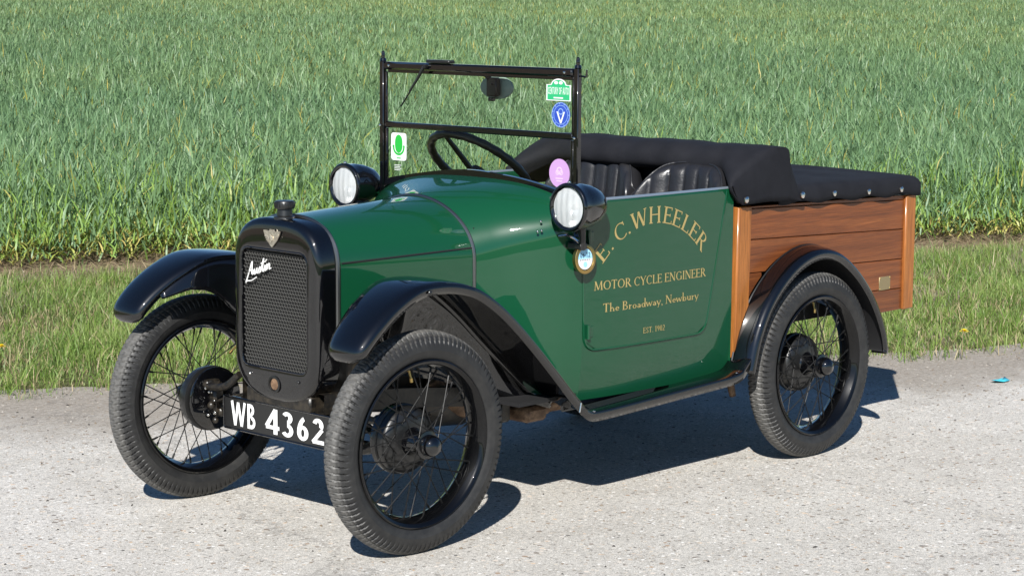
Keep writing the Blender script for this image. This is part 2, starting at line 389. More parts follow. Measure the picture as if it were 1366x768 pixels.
def stand(name, parts, m):
    V = []; Q = []; C_ = []; o = 0
    for v, q, c in parts: V.append(v); Q.append(q + o); C_.append(c); o += len(v)
    V = np.concatenate(V); Q = np.concatenate(Q); C_ = np.concatenate(C_)
    me = bpy.data.meshes.new(name); me.vertices.add(len(V)); me.vertices.foreach_set('co', V.astype(np.float32).ravel())
    me.loops.add(Q.size); me.loops.foreach_set('vertex_index', Q.astype(np.int32).ravel())
    me.polygons.add(len(Q)); me.polygons.foreach_set('loop_start', np.arange(0, Q.size, 4, dtype=np.int32)); me.polygons.foreach_set('loop_total', np.full(len(Q), 4, np.int32))
    me.update(calc_edges=True); me.polygons.foreach_set('use_smooth', np.ones(len(Q), bool))
    at = me.attributes.new('tint', 'FLOAT_COLOR', 'POINT'); at.data.foreach_set('color', np.concatenate([C_, np.ones((len(C_), 1))], 1).astype(np.float32).ravel())
    me.materials.append(m); return link(bpy.data.objects.new(name, me))
CU, CV = -2.818, -7.232            # where one stands to see the car, in road coordinates
def wedge(n, v0, v1, mar, side=0):
    """random points of the ground strip v0..v1 inside what this viewpoint and its neighbours can see"""
    v = v0 + (v1 - v0) * RNG.random(int(n * 1.0)); 
    a = CU + (v - CV) * .03 - mar; b = CU + (v - CV) * .60 + mar
    if side < 0: a, b = a - 3 - (v - CV) * .42, a
    if side > 0: a, b = b, b + 3 + (v - CV) * .55
    wmax = (b - a).max(); keep = RNG.random(len(v)) < (b - a) / wmax
    v = v[keep]; a = a[keep]; b = b[keep]; return a + (b - a) * RNG.random(len(v)), v
_ph = RNG.random((14, 3)) * 6.28
def patch(u, v, s, seed=0):
    """smooth uneven field in 0..1"""
    r = np.random.default_rng(seed); o = np.zeros_like(u)
    for k in range(9):
        a = r.random() * 6.28; q = s * (.5 + 1.6 * r.random()); o += np.sin((u * np.cos(a) + v * np.sin(a)) * q + r.random() * 6.28)
    return .5 + o / 9 * 1.1
def to3(u, v, z): return np.stack([u * EU[0] + v * EV[0], u * EU[1] + v * EV[1], ground_z(v) + z], 1)
def lerpc(a, b, t): return np.asarray(a)[None] * (1 - t[:, None]) + np.asarray(b)[None] * t[:, None]

def crop_part(n, v0, v1, mar, wscale, segs, yellow, side=0, hscale=1.0):
    u, v = wedge(n, v0, v1, mar, side); n = len(u)
    row = (v / .125); v = np.where(RNG.random(n) < .75, (np.round(row) + RNG.normal(0, .17, n)) * .125, v)
    ok = (v > v0 + .30 * patch(u, v, 3.0, 9) + RNG.random(n) ** 2 * .5) if v0 < 8 else np.ones(n, bool); u, v = u[ok], v[ok]; n = len(u)
    p = patch(u, v, .35, 1); p2 = patch(u, v, 2.2, 2)
    ht = (.40 + .06 * (p2 - .5) + RNG.normal(0, .035, n)) * hscale
    near = np.clip((v - v0) / 1.1, 0, 1) if v0 < 8 else np.ones(n)
    ht *= .45 + .55 * near
    lv = RNG.random(n)                                                # how high up the stem the leaf leaves it
    z0 = ht * (.05 + .62 * lv); ln = ht * (.28 + .30 * RNG.random(n)); z0 = ht * (.04 + .80 * lv ** .8)
    lean = np.abs(RNG.normal(.30, .22, n)) + (1 - lv) * .25; curl = np.abs(RNG.normal(.55, .45, n)) + np.where(RNG.random(n) < .25, 1.0, 0)
    az = RNG.random(n) * 6.283; wd = (.0115 + .005 * RNG.random(n)) * wscale
    t = np.clip(RNG.normal(.5, .28, n) + (p - .5) * .5, 0, 1)
    c = lerpc((.104, .195, .096), (.172, .275, .122), t)
    c = c * (1 + RNG.normal(0, .08, n))[:, None]
    gold = RNG.random(n) < yellow * (.5 + 1.3 * p) * (1.0 + 1.2 * (1 - lv)) ; 
    yel_graze = (.05 + .26 * np.clip(patch(u * .25, v, .55, 31) - .42, 0, 1)) * np.clip((v - 16) / 14, 0, 1); c = c * (1 - yel_graze[:, None]) + yel_graze[:, None] * np.array([[.40, .42, .10]])  # far leaves yellower in patches; glow of grazing light put into the tint
    c[gold] = lerpc((.26, .30, .06), (.42, .35, .10), RNG.random(gold.sum()))
    if v0 < 8:
        low = (RNG.random(n) < .80 * np.exp(-(v - v0) / .8)) & (lv < .62)
        c[low] = lerpc((.27, .35, .07), (.52, .42, .15), RNG.random(low.sum()) ** 1.3); curl[low] += .8; lean[low] += .25
        mid = (RNG.random(n) < .7 * np.exp(-(v - v0) / .9)) & ~low
        c[mid] = lerpc((.17, .29, .06), (.24, .36, .08), RNG.random(mid.sum()))
    c = np.clip(c, .01, .6)
    return blades(to3(u, v, z0), az, ln, wd, lean, curl, c, segs)
def straw(n, side=0):
    u, v = wedge(n, 4.85, 6.2, 2.5, side); n = len(u)
    c = lerpc((.22, .17, .09), (.48, .40, .24), RNG.random(n))
    return blades(to3(u, v, .004 + .02 * RNG.random(n)), RNG.random(n) * 6.283, .05 + .13 * RNG.random(n), .004 + .004 * RNG.random(n), 1.35 + RNG.normal(0, .15, n), RNG.normal(.1, .15, n), c, 2)
crop = [straw(9000), crop_part(520000, 5.2, 14.5, 2.2, 1.0, 3, .018), crop_part(420000, 14.3, 30, 2.2, 1.35, 2, .022), crop_part(520000, 29.5, 60, 2.5, 1.65, 2, .035, 0, .85), crop_part(110000, 59, 110, 5, 5.0, 1, .04)]
for sd in (-1, 1):                                                # the field goes on to both sides
    crop += [crop_part(260000, 5.2, 14.5, 2.2, 1.25, 2, .018, sd), crop_part(170000, 14.3, 30, 2.2, 1.8, 2, .022, sd), crop_part(120000, 29.5, 60, 2.5, 3.2, 1, .035, sd), crop_part(50000, 59, 110, 5, 7.0, 1, .04, sd)]
tag(stand('wheat_crop', crop, WHEAT), 'blue green young wheat crop filling the field beyond the grass verge', 'crop', kind='stuff')

def verge_part(n, side=0):
    u, v = wedge(n, 1.28, 5.2, 2.2, side); n = len(u)
    p = patch(u, v, 2.6, 5); p2 = patch(u, v, .9, 6)
    rag = .26 * (patch(u, v * .2, 5.0, 21) - .35) + .16 * (patch(u, v * .2, 17.0, 22) - .5); edge = np.clip((v - 1.38 - rag) / .22, 0, 1) * np.clip((5.15 - v) / .5, 0, 1)
    ok = RNG.random(n) < (.10 + .90 * edge) * (.45 + .6 * p); u, v, p, p2 = u[ok], v[ok], p[ok], p2[ok]; n = len(u)
    ht = (.022 + .036 * RNG.random(n) ** 1.4) * (.6 + .8 * p) * (.8 + .5 * np.clip((v - 1.5) / 2, 0, 1))
    tall = RNG.random(n) < .03; ht[tall] *= 2.0
    lean = np.abs(RNG.normal(.5, .38, n)); curl = np.abs(RNG.normal(.9, .6, n)); az = RNG.random(n) * 6.283
    p3 = patch(u, v, 6.5, 8); t = np.clip(RNG.normal(.5, .25, n) + (p2 - .5) * 1.0 + (p3 - .5) * .9, 0, 1)
    c = lerpc((.115, .195, .045), (.25, .325, .095), t) * (1 + RNG.normal(0, .15, n))[:, None]
    dry = RNG.random(n) < .07 + 1.1 * np.clip(.42 - p3, 0, 1) + .30 * np.clip(.55 - p, 0, 1) + .25 * np.clip((1.75 - v) / .4, 0, 1)
    c[dry] = lerpc((.30, .26, .13), (.45, .37, .22), RNG.random(dry.sum()))
    pur = RNG.random(n) < .38 * np.clip(patch(u, v, 3.3, 12) - .5, 0, 1) * 2; c[pur] = lerpc((.19, .16, .13), (.27, .22, .17), RNG.random(pur.sum()))
    return blades(to3(u, v, np.full(n, -.005)), az, ht * 1.25, .0034 + .0022 * RNG.random(n), lean, curl, np.clip(c, .01, .6), 2)
def tufts(n, edge=False):
    u, v = wedge(n, 1.7, 4.8, 2.0); parts = []
    if edge: v = 1.18 + .42 * RNG.random(len(u)) ** .6
    k = 26 if not edge else 15; uu = np.repeat(u, k) + RNG.normal(0, .035, len(u) * k); vv = np.repeat(v, k) + RNG.normal(0, .035, len(u) * k)
    n = len(uu); hh = np.repeat(.05 + .07 * RNG.random(len(u)), k) * (.6 + .6 * RNG.random(n)); cc = np.repeat(RNG.random(len(u)), k)
    c = lerpc((.11, .20, .036), (.22, .30, .07), np.clip(cc + RNG.normal(0, .15, n), 0, 1))
    dry = RNG.random(n) < .18; c[dry] = lerpc((.30, .26, .13), (.45, .37, .22), RNG.random(dry.sum()))
    return blades(to3(uu, vv, np.full(n, -.005)), RNG.random(n) * 6.283, hh * 1.15, .004 + .002 * RNG.random(n), np.abs(RNG.normal(.3, .22, n)), np.abs(RNG.normal(.8, .5, n)), c, 3)
tag(stand('verge_grass', [verge_part(420000), tufts(1700), tufts(260, True), verge_part(220000, -1), verge_part(260000, 1)], GRASS), 'short mixed green grass of the verge between road and wheat', 'grass', kind='stuff')

# ------------------------------------------------------------------ a small stroke alphabet (unit cap height)
T_, t_ = .135, .062
def ln(x0, y0, x1, y1, w): return ('l', x0, y0, x1, y1, w)
def ar(cx, cy, rx, ry, a0, a1, tk=None, th=None): return ('a', cx, cy, rx, ry, a0, a1, tk, th)
def sf(x, y, h=.11): return ('l', x - h, y, x + h, y, .05)
def glyphs(T, t, serif):
    S = (lambda x, y, h=.12: [sf(x, y + (.025 if y < .5 else -.025), h)]) if serif else (lambda *a: [])
    tick = (lambda x, y0, y1: [ln(x, y0, x, y1, .05)]) if serif else (lambda *a: [])
    g = {}
    hT = T / 2; hb = t / 2
    g['E'] = (.62, [ln(.13, 0, .13, 1, T), ln(.13, 1 - hb, .54, 1 - hb, t), ln(.13, .52, .46, .52, t), ln(.13, hb, .58, hb, t)] + S(.1, 0) + S(.1, 1) + tick(.54, .82, .99) + tick(.59, .01, .2) + tick(.46, .43, .61))
    g['C'] = (.80, [ar(.44, .5, .40, .5, 48, 312)] + tick(.70, .70, .96))
    g['G'] = (.86, [ar(.44, .5, .40, .5, 45, 315), ln(.72, .06, .72, .42, T)] + S(.72, .45, .11) + tick(.70, .72, .96)) if serif else (.8, [ar(.44, .5, .38, .5, 45, 315), ln(.45, .45, .8, .45, t)])
    g['W'] = (1.06, [ln(.08, 1, .30, .02, T), ln(.30, .02, .51, .96, t), ln(.51, .96, .76, .02, T), ln(.76, .02, .98, 1, t)] + S(.09, 1) + S(.97, 1, .1))
    g['H'] = (.84, [ln(.14, 0, .14, 1, T), ln(.68, 0, .68, 1, T), ln(.14, .52, .68, .52, t)] + S(.14, 0) + S(.14, 1) + S(.68, 0) + S(.68, 1))
    g['L'] = (.60, [ln(.14, 0, .14, 1, T), ln(.14, hb, .54, hb, t)] + S(.13, 0) + S(.13, 1) + tick(.55, .01, .22))
    g['R'] = (.72, [ln(.14, 0, .14, 1, T), ln(.14, 1 - hb, .3, 1 - hb, t), ln(.14, .49, .3, .49, t), ar(.29, .74, .27, .26, -90, 90), ln(.32, .49, .64, .02, T)] + S(.13, 0) + S(.1, 1, .08) + S(.67, 0, .08))
    g['M'] = (.98, [ln(.12, 0, .17, 1, t), ln(.17, 1, .49, .05, T), ln(.49, .05, .80, 1, t), ln(.80, 1, .86, 0, T)] + S(.12, 0) + S(.85, 0) + S(.13, 1, .07) + S(.84, 1, .07))
    g['O'] = (.90, [ar(.45, .5, .41, .5, 0, 360)])
    g['T'] = (.70, [ln(.35, 0, .35, 1, T), ln(.03, 1 - hb, .67, 1 - hb, t)] + S(.35, 0) + tick(.05, .80, .98) + tick(.65, .80, .98))
    g['Y'] = (.70, [ln(.05, 1, .35, .45, T), ln(.65, 1, .36, .45, t), ln(.35, 0, .35, .48, T)] + S(.35, 0) + S(.06, 1, .1) + S(.64, 1, .09))
    g['N'] = (.84, [ln(.13, 0, .13, 1, t), ln(.13, 1, .69, .02, T), ln(.70, 0, .70, 1, t)] + S(.13, 0) + S(.09, 1, .08) + S(.7, 1))
    g['I'] = (.34, [ln(.17, 0, .17, 1, T)] + S(.17, 0) + S(.17, 1))
    g['S'] = (.56, [ar(.28, .75, .22, .25, 30, 270), ar(.28, .25, .22, .25, 90, -150)] + tick(.48, .76, .95) + tick(.07, .05, .24))
    g['B'] = (.70, [ln(.14, 0, .14, 1, T), ln(.14, 1 - hb, .3, 1 - hb, t), ln(.14, .52, .33, .52, t), ln(.14, hb, .33, hb, t), ar(.29, .76, .24, .24, -90, 90), ar(.32, .26, .29, .26, -90, 90)] + S(.1, 0, .08) + S(.1, 1, .08))
    g['U'] = (.8, [ln(.14, .3, .14, 1, T), ln(.66, .3, .66, 1, T), ar(.40, .32, .26, .32, 180, 360)])
    g['F'] = (.6, [ln(.13, 0, .13, 1, T), ln(.13, 1 - hb, .54, 1 - hb, t), ln(.13, .52, .46, .52, t)])
    g['A'] = (.8, [ln(.08, 0, .4, 1, t), ln(.4, 1, .72, 0, T), ln(.2, .35, .6, .35, t)] + S(.08, 0) + S(.72, 0))
    x = .48
    g['h'] = (.60, [ln(.12, 0, .12, 1.04, T * .85), ar(.28, x - .2, .17, .2, 0, 180), ln(.45, 0, .45, x - .2, T * .85)] + S(.12, 0, .1) + S(.45, 0, .1))
    g['e'] = (.50, [ar(.26, x / 2, .21, x / 2, 0, 320), ln(.06, x * .52, .45, x * .52, t)])
    g['r'] = (.42, [ln(.12, 0, .12, x, T * .85), ar(.28, x - .15, .16, .15, 40, 175)] + S(.12, 0, .1) + S(.08, x, .06))
    g['o'] = (.56, [ar(.28, x / 2, .23, x / 2, 0, 360)])
    g['a'] = (.50, [ar(.22, x * .3, .17, x * .3, 0, 360), ln(.38, .02, .38, x * .7, T * .85), ar(.22, x * .70, .16, x * .30, 0, 150)])
    g['d'] = (.58, [ar(.26, x / 2, .21, x / 2, 0, 360), ln(.46, 0, .46, 1.04, T * .85)] + S(.42, 1.04, .07) + S(.5, 0, .06))
    g['w'] = (.78, [ln(.06, x, .22, .02, T * .85), ln(.22, .02, .38, x, t), ln(.38, x, .55, .02, T * .85), ln(.55, .02, .71, x, t)] + S(.07, x, .09) + S(.71, x, .08))
    g['y'] = (.52, [ln(.06, x, .26, .02, T * .85), ln(.46, x, .16, -.3, t)] + S(.07, x, .09) + S(.45, x, .08))
    g['u'] = (.60, [ln(.13, .15, .13, x, T * .85), ar(.29, .17, .17, .17, 180, 360), ln(.46, 0, .46, x, T * .85)] + S(.1, x, .08) + S(.44, x, .08))
    g['b'] = (.58, [ar(.32, x / 2, .21, x / 2, 0, 360), ln(.12, 0, .12, 1.04, T * .85)] + S(.09, 1.04, .07))
    g['1'] = (.48, [ln(.24, 0, .24, 1, T), ln(.08, .82, .24, .97, t)] + S(.24, 0))
    g['9'] = (.56, [ar(.28, .70, .22, .30, 0, 360), ar(.14, .70, .37, .70, -75, 0)])
    g['0'] = (.58, [ar(.29, .5, .24, .5, 0, 360)])
    g['2'] = (.56, [ar(.28, .74, .22, .26, -35, 165), ln(.45, .58, .07, .05, T * .8), ln(.06, hb, .52, hb, t)])
    g['3'] = (.56, [ar(.26, .76, .22, .24, -90, 150), ar(.26, .27, .25, .27, 90, -150)])
    g['4'] = (.62, [ln(.44, 0, .44, 1, T), ln(.44, .98, .06, .28, t), ln(.04, .26, .60, .26, t)])
    g['6'] = (.58, [ar(.29, .30, .23, .30, 0, 360), ar(.52, .30, .46, .72, 180, 118)])
    g['.'] = (.26, [ln(.1, .06, .21, .06, .12)]); g[','] = (.26, [ln(.13, .09, .16, -.14, .09)]); g['-'] = (.4, [ln(.05, .4, .35, .4, t)]); g[' '] = (.30, [])
    return g
def quads(st, T, t):
    o = []
    if st[0] == 'l':
        _, x0, y0, x1, y1, wd = st; d = np.array([x1 - x0, y1 - y0]); n = np.array([-d[1], d[0]]) / (np.hypot(*d) + 1e-9) * wd / 2
        o.append([(x0 + n[0], y0 + n[1]), (x0 - n[0], y0 - n[1]), (x1 - n[0], y1 - n[1]), (x1 + n[0], y1 + n[1])])
    else:
        _, cx, cy, rx, ry, a0, a1, tk, th = st; k = max(5, int(abs(a1 - a0) / 15)); pr = None
        for i in range(k + 1):
            a = rad(a0 + (a1 - a0) * i / k); wd = t + (T - t) * abs(math.cos(a)) ** 1.3
            ox, oy = math.cos(a), math.sin(a)
            p = ((cx + rx * ox, cy + ry * oy), (cx + max(rx - wd, .004) * ox, cy + max(ry - (t + (wd - t) * .35), .004) * oy))
            if pr: o.append([pr[0], p[0], p[1], pr[1]])
            pr = p
    return o
SERIF = glyphs(T_, t_, True); BOLD = glyphs(.165, .15, False); PLAIN = glyphs(.15, .14, False)
def text_width(s, gs, sp=.06): return sum(gs[ch][0] + sp for ch in s) - sp
def letters(g, s, gs, fn, x0, y0, h, wid=None, sp=.06, T=T_, t=t_, thick=.0004):
    """adds flat letters to g; fn(x, y, depth) -> point"""
    tw = text_width(s, gs, sp); kx = (wid / tw) if wid else h; x = x0; e = 0
    for ch in s:
        a, sts = gs[ch]
        for st in sts:
            e += 1
            for q in quads(st, T, t):
                P = [(x + kx * px, y0 + h * py) for px, py in q]
                d = thick + (e % 11) * .00002
                g.add([fn(px, py, d) for px, py in P], [(0, 1, 2, 3)])
        x += kx * (a + sp)

# ------------------------------------------------------------------ THE CAR
car = link(bpy.data.objects.new('vintage_pickup', None)); car.empty_display_size = .3
tag(car, 'green open two-seat vintage pickup with black wings and varnished wooden box, parked on the concrete', 'car')

def flank(x):
    """half width of the body side along the car"""
    return interp(x, [-1, .42, .8, .95, 1.05, 1.154, 1.21, 1.28, 1.35, 1.42], [.5, .5, .498, .494, .486, .472, .445, .385, .315, .262])
def flank_y(x, z):
    y = flank(x)
    if z < .52: y -= .018 * ((.52 - z) / .18) ** 2
    return y
def half_section(wd, zt, zs, n, zb, na=18, nb=10, zb_tuck=0):
    P = []
    for i in range(na + 1):
        a = math.pi / 2 * i / na; P.append((wd * math.sin(a) ** (2 / n), zs + (zt - zs) * max(math.cos(a), 0) ** (2 / n)))
    for i in range(1, nb + 1):
        z = lerp(zs, zb, i / nb); y = wd - (.018 * ((.52 - z) / .18) ** 2 if (zb_tuck and z < .52) else 0); P.append((y, z))
    return P
def ring(x, S): return [(x, -y, z) for y, z in S[::-1]] + [(x, y, z) for y, z in S[1:]]
def bon_sec(x, d=0):
    t = (1.925 - x) / (1.925 - 1.42)
    return half_section(lerp(.2, .262, t) + d, lerp(.945, .975, t) + d, lerp(.80, .80, t), lerp(2.4, 1.9, t), lerp(.60, .52, t))
g = G(); g.grid([ring(x, bon_sec(x)) for x in np.linspace(1.925, 1.42, 9)]); g.build('bonnet', GREEN, car)
for s in (1, -1):
    g = G(); P = []
    for x in np.linspace(1.918, 1.428, 10):
        t = (1.925 - x) / .505; z = lerp(.818, .831, t); wd = lerp(.2, .262, t); zs = .80; zt = lerp(.945, .975, t); n = lerp(2.4, 1.9, t)
        P.append((x, s * (wd * (1 - ((z - zs) / (zt - zs)) ** n) ** (1 / n) + .0004), z))
    g.tube(P, .0028, 6); g.build('bonnet_hinge', DARK, car)
def bead(x, r, m):
    S = bon_sec(x, .001); g = G(); g.tube(ring(x, S), r, 8); return g.build('bonnet_bead', m, car)
bead(1.424, .0062, STEEL); bead(1.932, .0072, STEEL)

# scuttle: from the bonnet to the windscreen
def scut(x):
    t = (1.42 - x) / (1.42 - 1.154)
    return half_section(flank(x), lerp(.975, 1.022, t ** .8), lerp(.80, .885, t), lerp(1.9, 2.5, t), lerp(.40, .340, t), 18, 14, 1)
g = G(); g.grid([ring(x, scut(x)) for x in np.linspace(1.42, 1.154, 12)])
# tub sides from the windscreen back, each a wall with thickness
for s in (1, -1):
    rows = []
    for x in np.concatenate([np.linspace(1.154, 1.08, 6), np.linspace(1.04, .43, 14)]):
        zt = interp(x, [.42, 1.09, 1.13, 1.154], [.972, .969, .962, .93]); zz = np.linspace(.340, zt - .006, 12)
        R = [(x, s * flank_y(x, z), z) for z in zz] + [(x, s * (flank(x) - .003), zt), (x, s * (flank(x) - .018), zt)] + [(x, s * (flank(x) - .022), z) for z in (zt - .006, .7, .42)]
        rows.append(R if s > 0 else R[::-1])
    g.grid(rows)
    g.add([(.43, s * flank(.43), .355), (.43, s * .47, .355), (.43, s * .47, .972), (.43, s * flank(.43), .972)], [(0, 1, 2, 3)])
bod = g.build('body', GREEN, car)
def slab(g, x0, x1, y0, y1, z, t=.012): g.box(((x0 + x1) / 2, (y0 + y1) / 2, z), (abs(x1 - x0), abs(y1 - y0), t))
g = G(); slab(g, .36, 1.42, -.455, .455, .36); g.box((1.40, 0, .64), (.01, .48, .5)); g.build('floor_pan', DARK, car)
g = G()
for s in (1, -1): g.box((.79, s * .468, .68), (.62, .012, .50), bev=.004)
g.box((1.10, 0, .915), (.02, .86, .10), bev=.008); g.build('interior_trim', DARK, car)
for s in (1, -1):
    g = G(); g.tube([(x, s * (flank(x) - .010), .9725) for x in np.linspace(1.1, .43, 12)], .0065, 8); g.build('body_edge_trim', EDGE, car)

for s in (1, -1):
    g = G(); g.box((.79, s * .449, .338), (.86, .012, .05), bev=.002); g.build('sill', BLACK, car)
# doors
def poly_round(P, r, n=5):
    out = []
    for i, p in enumerate(P):
        a, b, c = np.array(P[i - 1]), np.array(p), np.array(P[(i + 1) % len(P)])
        u_, v_ = (a - b) / np.linalg.norm(a - b), (c - b) / np.linalg.norm(c - b); rr = r[i] if isinstance(r, (list, tuple)) else r
        if rr <= 0: out.append(tuple(b)); continue
        p0, p1 = b + u_ * rr, b + v_ * rr
        for k in range(n + 1):
            t = k / n; out.append(tuple((1 - t) ** 2 * p0 + 2 * t * (1 - t) * b + t * t * p1))
    return out
DOORP = [(1.158, .966), (1.146, .500), (.572, .500), (.470, .966)]
def inside(px, pz, P):
    c = False; j = len(P) - 1
    for i in range(len(P)):
        if (P[i][1] > pz) != (P[j][1] > pz) and px < (P[j][0] - P[i][0]) * (pz - P[i][1]) / (P[j][1] - P[i][1]) + P[i][0]: c = not c
        j = i
    return c
for s in (1, -1):
    out = poly_round(DOORP, [0, .05, .05, 0])
    g = G(); rows = []                      # door skin follows the flank
    zz = np.linspace(.5, .966, 16)
    for z in zz:
        xs = [];
        for i in range(len(out)):
            (x0, z0), (x1, z1) = out[i], out[(i + 1) % len(out)]
            if min(z0, z1) - 1e-6 <= z <= max(z0, z1) + 1e-6 and abs(z1 - z0) > 1e-9: xs.append(x0 + (x1 - x0) * (z - z0) / (z1 - z0))
        if not xs: xs = [.65, 1.1]
        xa, xb = min(xs), max(xs)
        R = [(x, s * (flank_y(x, z) + .0035), z) for x in np.linspace(xa, xb, 24)]; rows.append(R if s < 0 else R[::-1])
    g.grid(rows); door = g.build('door', GREEN, car)
    g = G(); E = [];
    o2 = out[:] ; start = 0
    pth = []
    for i in range(len(o2) - 1):
        for k in range(8): pth.append((lerp(o2[i][0], o2[i + 1][0], k / 8), lerp(o2[i][1], o2[i + 1][1], k / 8)))
    pth.append(o2[-1])
    g.tube([(x, s * (flank_y(x, z) + .002), z) for x, z in pth], .0042, 6); g.build('door_beading', GREEN, door)
    for hz in (.56, .86):
        g = G(); x = 1.137; g.lathe([(-.022, 0), (-.022, .0065), (.022, .0065), (.022, 0)], (x, s * (flank(x) + .010), hz), (0, 0, 1), 10); g.box((x - .012, s * (flank(x) + .007), hz), (.024, .005, .034), bev=.0015); g.build('hinge', GREEN, door)
    if s > 0:
        fn = lambda u, v, d: (-u, flank_y(-u, v) + .0042 + d, v)
        g = G(); letters(g, 'MOTOR CYCLE ENGINEER', SERIF, fn, -1.111, .689, .0285, wid=.534, sp=.02); g.build('lettering', GOLD, door, smooth=False)
        g = G(); letters(g, 'The Broadway, Newbury', SERIF, fn, -1.073, .617, .0275, wid=.461, sp=.0, T=.115); g.build('lettering', GOLD, door, smooth=False)
        g = G(); letters(g, 'EST. 1902', SERIF, fn, -.889, .531, .0185, wid=.106, sp=.03); g.build('lettering', GOLD, door, smooth=False)
        cx, cz, R0 = .839, .582, .3293 - .027
        for ch, x, z in (('E', 1.087, .814), ('.', 1.046, .828), ('C', 1.003, .872), ('.', .966, .871), ('W', .916, .906), ('H', .840, .913), ('E', .776, .907), ('E', .728, .893), ('L', .682, .869), ('E', .642, .841), ('R', .598, .811)):
            a = math.atan2(z - cz, -(x - cx)); aw, sts = SERIF[ch]; h = .054; e = 0; g = G()
            if ch == '.': a = math.atan2(z - cz, -(x - cx)) 
            tx, tz = math.sin(a), -math.cos(a); nx, nz = math.cos(a), math.sin(a)
            for st in sts:
                e += 1
                for q in quads(st, .11, .05):
                    P = []
                    for px, py in q:
                        uu = (px - aw / 2) * h * 1.32; vv = R0 + py * h
                        U = -cx + vv * nx + uu * tx; Z = cz + vv * nz + uu * tz; P.append(fn(U, Z, .0004 + (e % 9) * .00002))
                    g.add(P, [(0, 1, 2, 3)])
            g.build('letter', GOLD, door, smooth=False)

# radiator
def shell_outline(x, wd, zt, zb, n=10):
    """closed outline of the radiator shell, round top, tucked round bottom"""
    P = []
    for i in range(25):
        a = math.pi * i / 24; P.append((wd * math.copysign(abs(math.cos(a)) ** (2 / 3.2), math.cos(a)), zt - .155 + .155 * math.sin(a) ** (2 / 2.6)))
    for z in np.linspace(zt - .155, zb + .14, 8)[1:-1]: P.append((-wd, z))
    for i in range(25):
        a = math.pi + math.pi * i / 24; P.append((wd * math.copysign(abs(math.cos(a)) ** (2 / 2.6), math.cos(a)), zb + .14 + .14 * -abs(math.sin(a)) ** (2 / 2.2)))
    for z in np.linspace(zb + .14, zt - .155, 8)[1:-1]: P.append((wd, z))
    return P
RX = 2.012
def off(P, k, zc=.66): # shrink towards the middle
    P = np.array(P); n = len(P); o = []
    for i in range(n):
        t = P[(i + 1) % n] - P[i - 1]; t /= np.linalg.norm(t) + 1e-9; o.append(P[i] + k * np.array([-t[1], t[0]]))
    return o
O = shell_outline(0, .199, .943, .385)
def open_rect(n_like, y0, z0, z1, r=.03):
    # sample the grille opening at the same angular positions as the outline
    out = []
    Pc = np.array([0, (z0 + z1) / 2]); hw, hh = y0, (z1 - z0) / 2
    for p in n_like:
        # map: outline parameters to a rounded rectangle by matching direction scaled into the box
        d = np.array([p[0] / .199, (p[1] - .664) / .279]); m = max(abs(d[0]), abs(d[1])); d = d / m
        q = np.array([abs(d[0]) * hw, abs(d[1]) * hh]); cx, cy = hw - r, hh - r
        if q[0] > cx and q[1] > cy:
            v = q - np.array([cx, cy]); v = v / (np.linalg.norm(v) + 1e-9) * r; q = np.array([cx, cy]) + v
        out.append((math.copysign(q[0], d[0]), Pc[1] + math.copysign(q[1], d[1])))
    return out
inner = open_rect(O, .152, .487, .848)
rings = [[(1.925, y, z) for y, z in O], [(1.985, y, z) for y, z in O]]
for a in (20, 45, 70, 90):
    k = .022 * (1 - math.cos(rad(a))); rings.append([(1.985 + .024 * math.sin(rad(a)), y, z) for y, z in off(O, k)])
mid = [(RX - .002, *(np.array(p) * .5 + np.array(q) * .5)) for p, q in zip(off(O, .022), inner)]
rings += [[(RX, y, z) for y, z in off(inner, -.010)], [(RX - .001, y, z) for y, z in off(inner, -.003)], [(RX - .006, y, z) for y, z in inner], [(RX - .022, y, z) for y, z in inner]]
g = G(); g.grid(rings, closed=True); shell = recalc(g.build('radiator_shell', BLACK, car, sharp=50))
# block behind the opening so nothing shows through
g = G(); g.add([(1.95, y, z) for y, z in off(O, .004)], [tuple(range(len(O)))]); g.build('radiator_core', DARK, shell, smooth=False)
g = G(); rows_n = 35
for k in range(rows_n):
    z0 = .489 + (.357) * k / (rows_n - 1) - .357 / rows_n / 2 * 0
    A = []; B = []; Cc = []
    for i in range(121):
        y = -.150 + .300 * i / 120; ph = i * math.pi / 2.5 + (math.pi if k % 2 else 0)
        w_ = math.cos(ph * 1.0)
        zw = .0048 * w_
        A.append((RX - .0145 + .003 * w_, y, z0 + zw + .0016)); B.append((RX - .0105 + .003 * w_, y, z0 + zw)); Cc.append((RX - .0145 + .003 * w_, y, z0 + zw - .0016))
    g.grid([A, B, Cc])
mesh = g.build('grille_mesh', MESHM, shell)
# rim of the opening
g = G(); g.tube([(RX - .0025, y, z) for y, z in inner], .0032, 8, closed=True); g.build('grille_surround', BLACK, shell)
# flying badge: fan-shaped wings over a small shield
g = G(); bx_ = RX + .0015
wing = [(0, .026), (.008, .0275), (.012, .021), (.026, .0235), (.0385, .0225), (.036, .016), (.0335, .010), (.029, .0035), (.025, -.002), (.020, -.008), (.014, -.014), (.007, -.022), (0, -.027)]
wing = wing + [(-y, z) for y, z in wing[::-1]][1:-1]
g.prism([(y, z + .884) for y, z in wing], 0, .004, lambda a, b, d: (bx_ + d, a, b))
for s in (1, -1):
    for k in range(5):
        a = rad(8 + k * 14); g.tube([(bx_ + .0042, s * .007, .884 - .004), (bx_ + .0042, s * (.010 + .024 * math.cos(a)), .884 + .018 - .036 * math.sin(a) * .9)], .0011, 5)
g.lathe([(0, .0085), (.0065, .0085), (.008, .006), (.008, 0)], (bx_, 0, .884), (1, 0, 0), 14); g.tube([(bx_ + .008, 0, .872), (bx_ + .008, 0, .897)], .0018, 6)
